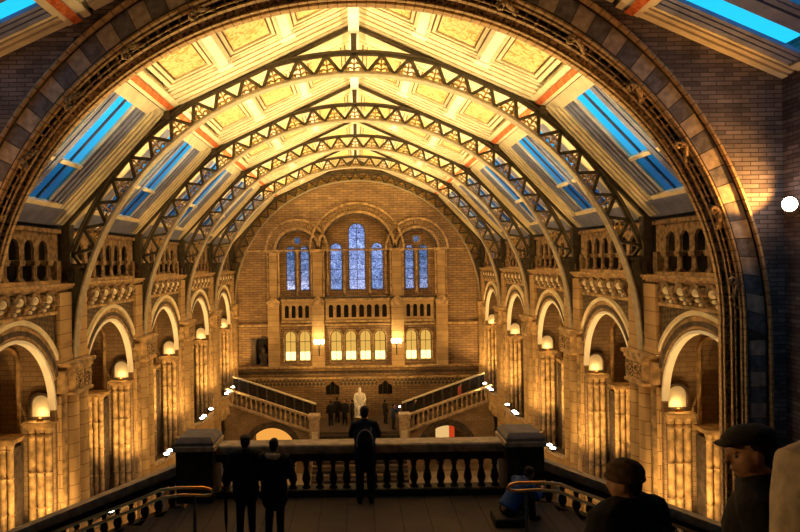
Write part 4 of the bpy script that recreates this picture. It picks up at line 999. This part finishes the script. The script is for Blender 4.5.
    for xx in (x0+.3, x0+2.2):
        zz = ZL if xx < 3.3 else ZL-.165*int((xx-3.36)/.42+1); zt_ = zr-.07 if xx < 3.3 else zr-.17-.37*(xx-x0-.95)
        b = MB(T); b.lathe([(.07, zz), (.07, zz+.04), (.03, zz+.08), (.028, zt_)], xx, yr, 10); b.build('post', M['steel'], t)
# steps the photographer stands on
t = thing('near_steps', (0, 4, ZL), 'stone stair the photographer stands on, leading down to the landing', 'stairs')
b = MB(); b.box(-3.3, 3.3, -3, 1.2, -2.4, -1.75)
n = 16
for i in range(n): z = -1.75 - (i+1)*(2.9/(n+1)); ya = 1.2 + 6.7*i/n; b.box(-3.3, 3.3, ya, ya+6.7/n, z-.6, z)
b.build('steps', M['landing'], t)

# ---------------------------------------------------------------- people
def bake(o, mods):
    for kind, kw in mods:
        m = o.modifiers.new(kind.lower(), kind)
        for k, v in kw.items(): setattr(m, k, v)
    dg = bpy.context.evaluated_depsgraph_get(); dg.update()
    me = bpy.data.meshes.new_from_object(o.evaluated_get(dg)); o.modifiers.clear(); o.data = me
    for p in me.polygons: p.use_smooth = True
    return o
def limb(b, pts, rad, n=12, side=(1,0,0)):
    """tapering limb with rounded ends; rad: (across, deep) at each point"""
    rad = [r if isinstance(r, tuple) else (r, r) for r in rad]
    P = [Vector(p) for p in pts]; Q = []; R = []
    for i in range(len(P)-1):
        m = 4
        for j in range(m):
            t = j/m; Q.append(P[i].lerp(P[i+1], t)); R.append(tuple(rad[i][k]*(1-t)+rad[i+1][k]*t for k in (0,1)))
    Q.append(P[-1]); R.append(rad[-1]); vs = []; fs = []; sd = Vector(side)
    rings = []
    d0 = (Q[1]-Q[0]).normalized(); d1 = (Q[-1]-Q[-2]).normalized()
    for f_ in (.95, .6): rings.append((Q[0]-d0*R[0][0]*f_*.8, tuple(r*sqrt(max(0, 1-f_*f_)) for r in R[0]), d0))
    for i in range(len(Q)):
        d = (Q[min(i+1, len(Q)-1)] - Q[max(i-1, 0)]).normalized(); rings.append((Q[i], R[i], d))
    for f_ in (.6, .95): rings.append((Q[-1]+d1*R[-1][0]*f_*.8, tuple(r*sqrt(max(0, 1-f_*f_)) for r in R[-1]), d1))
    for c0, r, d in rings:
        u = (sd - d*sd.dot(d)); u = u.normalized() if u.length > .05 else d.orthogonal().normalized(); w = d.cross(u)
        for k in range(n): a = 2*pi*k/n; vs.append(tuple(c0 + u*(r[0]*cos(a)) + w*(r[1]*sin(a))))
    for i in range(len(rings)-1):
        for k in range(n): fs.append((i*n+k, i*n+(k+1)%n, (i+1)*n+(k+1)%n, (i+1)*n+k))
    fs += [tuple(range(n-1,-1,-1)), tuple((len(rings)-1)*n+k for k in range(n))]
    b.add(vs, fs)
def hand(b, wr, d, nrm, sgn, k=1.0, curl=.5):
    """palm, four unequal fingers with knuckle bends and a thumb off the side"""
    wr, d, nrm = Vector(wr), Vector(d).normalized(), Vector(nrm); nrm = (nrm - d*nrm.dot(d)).normalized(); u = d.cross(nrm).normalized()*sgn
    limb(b, [wr, wr+d*.05*k, wr+d*.085*k], [(.028*k,.018*k), (.040*k,.016*k), (.040*k,.014*k)], 10, u)
    for i, (o_, L) in enumerate(((-.029,.062),(-.010,.075),(.010,.080),(.029,.070))):
        p = wr + d*.085*k + u*o_*k; c1 = (d*cos(curl*.5) + nrm*sin(curl*.5)); c2 = (d*cos(curl*1.3) + nrm*sin(curl*1.3))
        limb(b, [p, p+c1*L*.5*k, p+(c1*.5+c2*.45)*L*k], [.0095*k, .009*k, .0075*k], 6, u)
    p = wr + d*.03*k + u*.034*k; t = (d*.6 + u*.75 + nrm*.2).normalized()
    limb(b, [p, p+t*.032*k, p+t*.032*k+(d*.9+nrm*.4).normalized()*.03*k], [.012*k, .011*k, .009*k], 6, nrm)
def head(b, c, k, yaw, pitch=0.0):
    """head facing +Y before yaw: skull, jaw, brow, nose, lips, ears"""
    Rm = Matrix.Rotation(yaw, 3, 'Z') @ Matrix.Rotation(pitch, 3, 'X'); c = Vector(c)
    def A(p, r, n=12):
        m = MB(); m.ball((0,0,0), r, n, 8)
        b.add([tuple(c + Rm @ (Vector(p)*k + Vector((v[0], v[1], v[2]))*k)) for v in [(x, y, z) for x, y, z in m.v]], m.f)
    A((0,-.012,.03), (.077,.097,.090), 16); A((0,.028,-.035), (.058,.062,.075), 14); A((0,.050,-.088), (.030,.030,.026))
    A((.050,.020,-.028), (.030,.055,.055)); A((-.050,.020,-.028), (.030,.055,.055)); A((0,.080,.018), (.050,.016,.012)); A((0,.100,-.018), (.013,.018,.026)); A((0,.112,-.034), (.015,.014,.011)); A((0,.090,-.062), (.024,.010,.006)); A((0,.088,-.073), (.022,.010,.006))
    for s in (-1, 1): A((s*.078,-.005,-.012), (.010,.020,.032), 8); A((s*.040,.055,-.030), (.026,.028,.026), 8)
STAND = dict(pel=(0,0,.53), chest=(0,.01,.72), neck=(0,.0,.835), head=(0,.02,.925), el=((-.15,-.01,.63),(.15,-.01,.63)), wr=((-.155,.05,.49),(.155,.05,.49)),
             kn=((-.055,.02,.285),(.055,.02,.285)), an=((-.06,-.01,.045),(.06,-.01,.045)), sh=.115)
def person(label, loc, rz, H, pose=None, coat='black', legs='blackp', hat=None, yaw=0, pitch=0, voxel=.016, coatlen=.44, bulk=1.0, skinm='skin', hood=None, fingers=True, hair=True, collar=True, face=False, scarf=None):
    p = dict(STAND); p.update(pose or {})
    t = thing('person', loc, label, 'person', None)
    cr, sr = cos(rz), sin(rz)
    def tf(x, y, z): return (loc[0] + x*cr - y*sr, loc[1] + x*sr + y*cr, loc[2] + z)
    S = lambda v: tuple(c_*H for c_ in v)
    pel, ch, nk, hd = (Vector(S(p[k])) for k in ('pel', 'chest', 'neck', 'head'))
    sh = [nk.lerp(ch, .28) + Vector((s*p['sh']*H, 0, -.005*H)) for s in (-1, 1)]
    el = [Vector(S(v)) for v in p['el']]; wr = [Vector(S(v)) for v in p['wr']]
    kn = [Vector(S(v)) for v in p['kn']]; an = [Vector(S(v)) for v in p['an']]
    hip = [pel + Vector((s*.05*H, 0, -.02*H)) for s in (-1, 1)]
    k = H/1.75
    b = MB(tf)
    limb(b, [pel, pel.lerp(ch, .5), ch, ch.lerp(nk, .6)], [(.085*H,.062*H), (.075*H,.056*H), (.095*H,.064*H), (.075*H,.05*H)], 16)
    limb(b, [ch.lerp(nk, .7), nk, hd - Vector((0,.02*k,.02*k))], [.045*H, .034*H, .032*H], 12)
    for i in (0, 1):
        limb(b, [nk.lerp(ch, .25), sh[i], el[i], wr[i]], [.035*H, .034*H, .025*H, .016*H], 10)
        limb(b, [hip[i], kn[i], an[i]], [.052*H, .034*H, .022*H], 12)
        ft = an[i] + Vector((0, .075*H, -.02*H)) if 'toe' not in p else an[i] + Vector(S(p['toe']))
        limb(b, [an[i]-Vector((0,.01*H,.022*H)), ft-Vector((0,0,.003*H))], [.022*H, .024*H], 10)
        if fingers: hand(b, wr[i], (wr[i]-el[i]), p.get('nrm', ((1,0,0),(-1,0,0)))[i], (1, -1)[i], k*1.05, p.get('curl', .5))
        else: limb(b, [wr[i], wr[i]+(wr[i]-el[i]).normalized()*.09*k], [.02*k, .03*k], 8)
    head(b, hd, k, yaw, pitch)
    body = b.build('body', M[skinm], t); bake(body, [('REMESH', dict(mode='VOXEL', voxel_size=min(voxel, .009) if face else voxel)), ('SMOOTH', dict(iterations=2, factor=.4))])
    g = 1.0*bulk
    b = MB(tf)
    low = pel + (pel-ch).normalized()*0 + Vector((0, 0, (coatlen-.53)*H)) if coatlen < .53 and pose is None or (pose and pose.get('longcoat')) else pel
    limb(b, [low, pel, pel.lerp(ch, .5), ch, ch.lerp(nk, .55), ch.lerp(nk, .85)], [(.105*H*g,.085*H*g), (.105*H*g,.085*H*g), (.098*H*g,.078*H*g), (.112*H*g,.082*H*g), (.095*H*g,.062*H*g), (.05*H,.045*H)], 16)
    for i in (0, 1): limb(b, [nk.lerp(ch, .3), sh[i], el[i], el[i].lerp(wr[i], .92)], [.05*H*g, .048*H*g, .038*H*g, .030*H*g], 12)
    if collar: limb(b, [ch.lerp(nk, .8), nk + Vector((0,-.005,.02*k))], [.05*H, .042*H], 12)
    o = b.build('coat', M[coat], t); bake(o, [('REMESH', dict(mode='VOXEL', voxel_size=voxel)), ('SMOOTH', dict(iterations=3, factor=.5))])
    if legs:
        b = MB(tf)
        for i in (0, 1): limb(b, [hip[i], kn[i], an[i] + Vector((0,0,.01*H))], [.066*H, .046*H, .036*H], 12)
        limb(b, [hip[0], hip[1]], [.062*H, .062*H], 10); o = b.build('trousers', M[legs], t); bake(o, [('REMESH', dict(mode='VOXEL', voxel_size=voxel)), ('SMOOTH', dict(iterations=2, factor=.5))])
        for i in (0, 1):
            b = MB(tf); ft = an[i] + Vector((0, .08*H, -.018*H)) if 'toe' not in p else an[i] + Vector(S(p['toe']))
            limb(b, [an[i]-Vector((0,.015*H,.015*H)), ft-Vector((0,0,.001*H))], [(.028*H,.028*H), (.028*H,.02*H)], 10); b.smooth = True; b.build('shoe', M['hair'], t)
    Rm = Matrix.Rotation(yaw, 3, 'Z') @ Matrix.Rotation(pitch, 3, 'X')
    def A(b, q, r, n=16, m=9):
        mm = MB(); mm.smooth = True; mm.ball((0,0,0), r, n, m); b.smooth = True
        b.add([tuple(hd + Rm @ (Vector(q)*k + Vector(v)*k)) for v in mm.v], mm.f)
    if hair:
        b = MB(tf); A(b, (0,-.030,.045), (.086,.094,.088)); A(b, (0,-.055,-.01), (.074,.060,.08)); A(b, (0,.005,.09), (.066,.075,.042)); o = b.build('hair', M['hair'], t)
        bake(o, [('REMESH', dict(mode='VOXEL', voxel_size=.012)), ('SMOOTH', dict(iterations=2, factor=.5))])
    if hat == 'flat_cap':
        b = MB(tf); A(b, (0,-.012,.082), (.094,.112,.048), 20); A(b, (0,.02,.074), (.086,.098,.032), 20); A(b, (0,.105,.052), (.062,.048,.009), 18); o = b.build('flat_cap', M['hair'], t)
        bake(o, [('REMESH', dict(mode='VOXEL', voxel_size=.007)), ('SMOOTH', dict(iterations=2, factor=.5))])
    if hat == 'wool_hat':
        b = MB(tf); A(b, (0,-.01,.075), (.108,.125,.085), 20); A(b, (0,-.005,.035), (.118,.135,.038), 20); o = b.build('wool_hat', M['brown'], t)
        bake(o, [('REMESH', dict(mode='VOXEL', voxel_size=.008)), ('SMOOTH', dict(iterations=1, factor=.5))])
    if face:
        for s in (-1, 1): b = MB(tf); A(b, (s*.031,.079,-.002), (.012,.010,.008), 10, 6); b.build('eye', M['eye'], t)
    if hood:
        b = MB(tf); b.smooth = True
        c0 = nk + Vector((0, -.045*k, .01*k)); b.tube([tuple(c0 + Vector((.105*k*cos(a), -.02*k + .03*k*sin(a)*0 - .035*k*sin(pi*j/12), .02*k - .028*k*sin(pi*j/12)*1.2))) for j, a in enumerate([pi*j/12 for j in range(13)])], [.036*k + .026*k*sin(pi*j/12) for j in range(13)], 10); b.build('fur_hood', M[hood], t)
    return t, tf, dict(nk=nk, ch=ch, pel=pel, sh=sh, wr=wr, hd=hd, k=k, el=el)

# pair at the balustrade, seen from behind
LEANP = dict(chest=(0,.06,.71), neck=(0,.085,.82), head=(0,.115,.905), el=((-.16,.10,.63),(.16,.10,.63)), wr=((-.11,.23,.60),(.11,.23,.60)))
t1, tf1, j1 = person('person in dark coat and cap holding an umbrella, left of the pair at the balustrade', (-1.96, 10.95, ZL), radians(4), 1.72, dict(el=((-.17,-.01,.64),(.16,.0,.63)), wr=((-.19,.03,.50),(.15,.10,.52)), longcoat=True), hat='flat_cap', coatlen=.40, bulk=1.25)
t2, tf2, j2 = person('person in dark coat with cream fur hood, right of the pair at the balustrade', (-1.46, 10.85, ZL), radians(-6), 1.68, dict(el=((-.15,.03,.63),(.15,.06,.63)), wr=((-.10,.12,.56),(.10,.14,.58)), longcoat=True), coatlen=.38, hood='fur', bulk=1.3)
w = tf1(*j1['wr'][0])
u = thing('umbrella', (w[0]-.02, w[1], ZL), 'closed dark umbrella held by the left person of the pair', 'umbrella')
b = MB(); b.lathe([(.008, ZL+.02), (.012, ZL+.10), (.030, ZL+.25), (.026, ZL+.62), (.012, ZL+.72)], w[0]-.02, w[1], 10); b.build('canopy', M['black'], u)
b = MB(); b.tube([(w[0]-.02, w[1], ZL+.70), (w[0]-.02, w[1], ZL+.86), (w[0]-.02, w[1]+.03, ZL+.90), (w[0]-.02, w[1]+.07, ZL+.89), (w[0]-.02, w[1]+.08, ZL+.85)], .010, 8); b.build('handle', M['brown'], u)
# centre person leaning on the coping with a backpack
t3, tf3, j3 = person('dark-haired person with grey-trimmed backpack leaning on the middle of the balustrade', (.10, 12.32, ZL), 0, 1.86, dict(sh=.095, chest=(0,.05,.72), neck=(0,.07,.83), head=(0,.10,.915), el=((-.135,.12,.69),(.135,.12,.69)), wr=((-.07,.22,.645),(.07,.22,.645)), longcoat=True), coatlen=.46, coat='navyd', bulk=1.12)
bp_ = thing('backpack', (.10, 12.16, ZL+1.0), 'black backpack with pale grey piping on the back of the person in the middle', 'backpack')
b = MB(tf3); cz = 1.20; b.smooth = True; limb(b, [(0, -.13, cz-.20), (0, -.13, cz), (0, -.08, cz+.19)], [(.15,.09), (.16,.10), (.12,.07)], 16); b.build('bag', M['black'], bp_)
b = MB(tf3); b.tube([(.16*cos(a)*(1.0 if sin(a) < .2 else .95), -.20+.06*max(0, sin(a)), cz+.05+.20*max(sin(a), -.6)) for a in [pi*(-.15) + 1.3*pi*i/16 for i in range(17)]], .016, 8); b.build('piping', M['strap'], bp_)
for s in (-1, 1): b = MB(tf3); b.tube([(s*.10, -.05, cz+.18), (s*.12, .04, cz+.27), (s*.13, .15, cz+.24)], .022, 8); b.build('shoulder_strap', M['strap'] if s > 0 else M['black'], bp_)
# seated person in blue
t4, tf4, j4 = person('person in bright blue jacket sitting hunched beside the right block pier', (2.66, 11.35, ZL), radians(-68), 1.68,
    dict(pel=(0,-.04,.15), chest=(0,.10,.33), neck=(0,.17,.42), head=(0,.245,.475), el=((-.15,.22,.27),(.15,.22,.27)), wr=((-.05,.36,.30),(.05,.36,.30)), kn=((-.07,.20,.27),(.07,.20,.27)), an=((-.07,.23,.045),(.07,.23,.045)), curl=1.0), coat='blue', pitch=-.5, coatlen=.6, bulk=1.15)
pb = thing('stone_step', (2.60, 11.3, ZL), 'low dark stone ledge that the person in blue sits on', 'step')
pb_x, pb_y = tf4(0, -.07, 0)[:2]
b = MB(); b.bbox(pb_x-.26, pb_x+.26, pb_y-.24, pb_y+.24, ZL, ZL+.15, .015); b.build('slab', M['balu'], pb)
a_, c2 = tf4(*j4['wr'][0]), tf4(*j4['wr'][1]); mx_, my_, mz_ = [(a_[i]+c2[i])/2 for i in range(3)]
ph = thing('phone', (mx_+.07, my_, mz_), 'small phone held in both hands by the person in blue', 'phone')
b = MB(); b.bbox(mx_+.04, mx_+.11, my_-.04, my_+.10, mz_+.02, mz_+.032, .003); b.build('case', M['hair'], ph)
b = MB(); b.box(mx_+.046, mx_+.104, my_-.034, my_+.094, mz_+.0325, mz_+.034); b.build('screen', M['steell'], ph)
# people close to the camera, lower right
person('nearby silhouetted person in brown wool hat and dark coat, lower right', (1.76, 4.2, -3.09), radians(30), 1.74, dict(longcoat=True), hat='wool_hat', voxel=.014, yaw=radians(35), coatlen=.4, bulk=1.7)
person('man in dark flat cap seen in profile near the right edge', (1.90, 2.95, -2.50), radians(60), 1.74, dict(longcoat=True, chest=(0,.02,.72), neck=(0,.03,.83), head=(0,.05,.91)), hat='flat_cap', voxel=.012, yaw=radians(22), pitch=-.12, face=True, coatlen=.4, bulk=1.25)
person('person in thick beige coat cut off by the right edge, nearest the camera', (1.56, 1.95, -2.06), radians(10), 1.76, dict(longcoat=True), coat='beige', voxel=.012, coatlen=.4, bulk=1.35)
# people on the far landing and stair
FAR = [(328.6, 44.0, 'black', 1.74, 10), (335, 44.9, 'black', 1.78, -20), (342.6, 44.2, 'black', 1.80, 160), (350.2, 44.5, 'blackp', 1.70, 70), (383, 44.4, 'black', 1.70, -60)]
FL = ['dark standing visitor, leftmost on the far landing', 'dark standing visitor, second from the left on the far landing', 'dark standing visitor, third from the left on the far landing', 'dark standing visitor just left of the white statue', 'dark standing visitor just right of the white statue']
for (px, yy, c_, h, r), lb in zip(FAR, FL):
    tt = person(lb, ((px-357)/640*yy, yy, ZLD), radians(r), h, dict(longcoat=True), coat=c_, voxel=.03, fingers=False, coatlen=.36); tt[0]['group'] = 'visitors on the far landing'
t7, tf7, j7 = person('dark visitor taking a flash photo at the foot of the right far stair', ((391-357)/640*42.9, 42.9, ZLD), radians(-70), 1.70, dict(el=((-.12,.13,.70),(.12,.13,.70)), wr=((-.05,.24,.83),(.05,.24,.83)), longcoat=True), coat='navy', voxel=.03, fingers=False)
w = tf7(0, .27*1.7, .86*1.7); cm = thing('compact_camera', w, 'tiny camera with its white flash lit, held up on the far landing', 'camera')
b = MB(); b.bbox(w[0]-.06, w[0]+.06, w[1]-.02, w[1]+.02, w[2]-.04, w[2]+.04, .008); b.build('case', M['steell'], cm)
b = MB(); b.ball((w[0]+.02, w[1]-.04, w[2]+.02), .06, 8, 6); b.build('flash', M['lamp'], cm)
xs_ = (412.5-357)/640*43.2; person('dark visitor climbing the lower part of the right far stair', (xs_, 43.2, ZLD+(xs_-3)*.3478), radians(-80), 1.72, dict(longcoat=True), voxel=.03, fingers=False)
xs_ = (458-357)/640*43.2; person('visitor in reddish jacket near the top of the right far stair', (xs_, 43.2, ZLD+(xs_-3)*.3478), radians(-80), 1.66, dict(longcoat=True), coat='pink', voxel=.03, fingers=False)

# ---------------------------------------------------------------- white statue
sx, sy = (357.8-357)/640*45.2, 45.3
pl = thing('statue_plinth', (sx, sy, ZLD), 'pale stone plinth under the seated white statue', 'plinth')
b = MB(); b.bbox(sx-.55, sx+.55, sy-.55, sy+.55, ZLD, ZLD+.22, .03); b.bbox(sx-.45, sx+.45, sy-.45, sy+.45, ZLD+.22, ZLD+.42, .03); b.build('block', M['buff'], pl)
zs = ZLD+.42
sg = thing('statue', (sx, sy, zs), 'white marble statue of a seated robed bearded man facing the hall', 'statue')
T = lambda x, y, z: (sx + x*1.18, sy - y*1.18, zs + z*1.18)
b = MB(T)
limb(b, [(0,-.10,.50), (0,-.08,.85), (0,-.06,1.18), (0,-.04,1.34)], [(.24,.17), (.23,.16), (.26,.16), (.12,.10)], 16)
limb(b, [(0,-.04,1.30), (0,0,1.42)], [.07,.065], 10)
head(b, (0,.02,1.53), 1.12, 0, -.1); b.ball((0,.10,1.40), (.07,.06,.10), 10, 7)
for s in (-1, 1):
    limb(b, [(s*.13,-.05,1.26), (s*.25,-.04,1.20), (s*.31,.02,.92), (s*.18,.26,.74)], [.08,.09,.075,.05], 12); hand(b, (s*.18,.26,.74), (-s*.5,.8,-.25), (0,0,-1), -s, 1.2, .6)
    limb(b, [(s*.12,-.06,.50), (s*.15,.36,.54), (s*.14,.38,.08)], [.14,.12,.09], 12); limb(b, [(s*.14,.36,.05), (s*.15,.54,.04)], [.055,.045], 8)
    for q in range(4): limb(b, [(s*(.08+.07*q),.30+.02*q,.60), (s*(.06+.07*q),.42,.32), (s*(.05+.08*q),.42,.04)], [.035,.03,.035], 8)
limb(b, [(-.14,.30,.50), (.14,.30,.50)], [.10,.10], 10); limb(b, [(0,.30,.45), (0,.34,.06)], [(.20,.10),(.24,.10)], 12)
o = b.build('figure', M['marble'], sg); bake(o, [('REMESH', dict(mode='VOXEL', voxel_size=.022)), ('SMOOTH', dict(iterations=1, factor=.4))])
b = MB(T); b.bbox(-.34,.34,-.42,.28,0,.46,.03); b.bbox(-.34,-.26,-.42,.2,.46,.80,.02); b.bbox(.26,.34,-.42,.2,.46,.80,.02); b.bbox(-.34,.34,-.42,-.28,.46,1.05,.03); b.build('chair', M['marble'], sg)
b = MB(T); b.bbox(-.36,.36,.28,.66,0,.03,.01); b.build('foot_slab', M['marble'], sg)
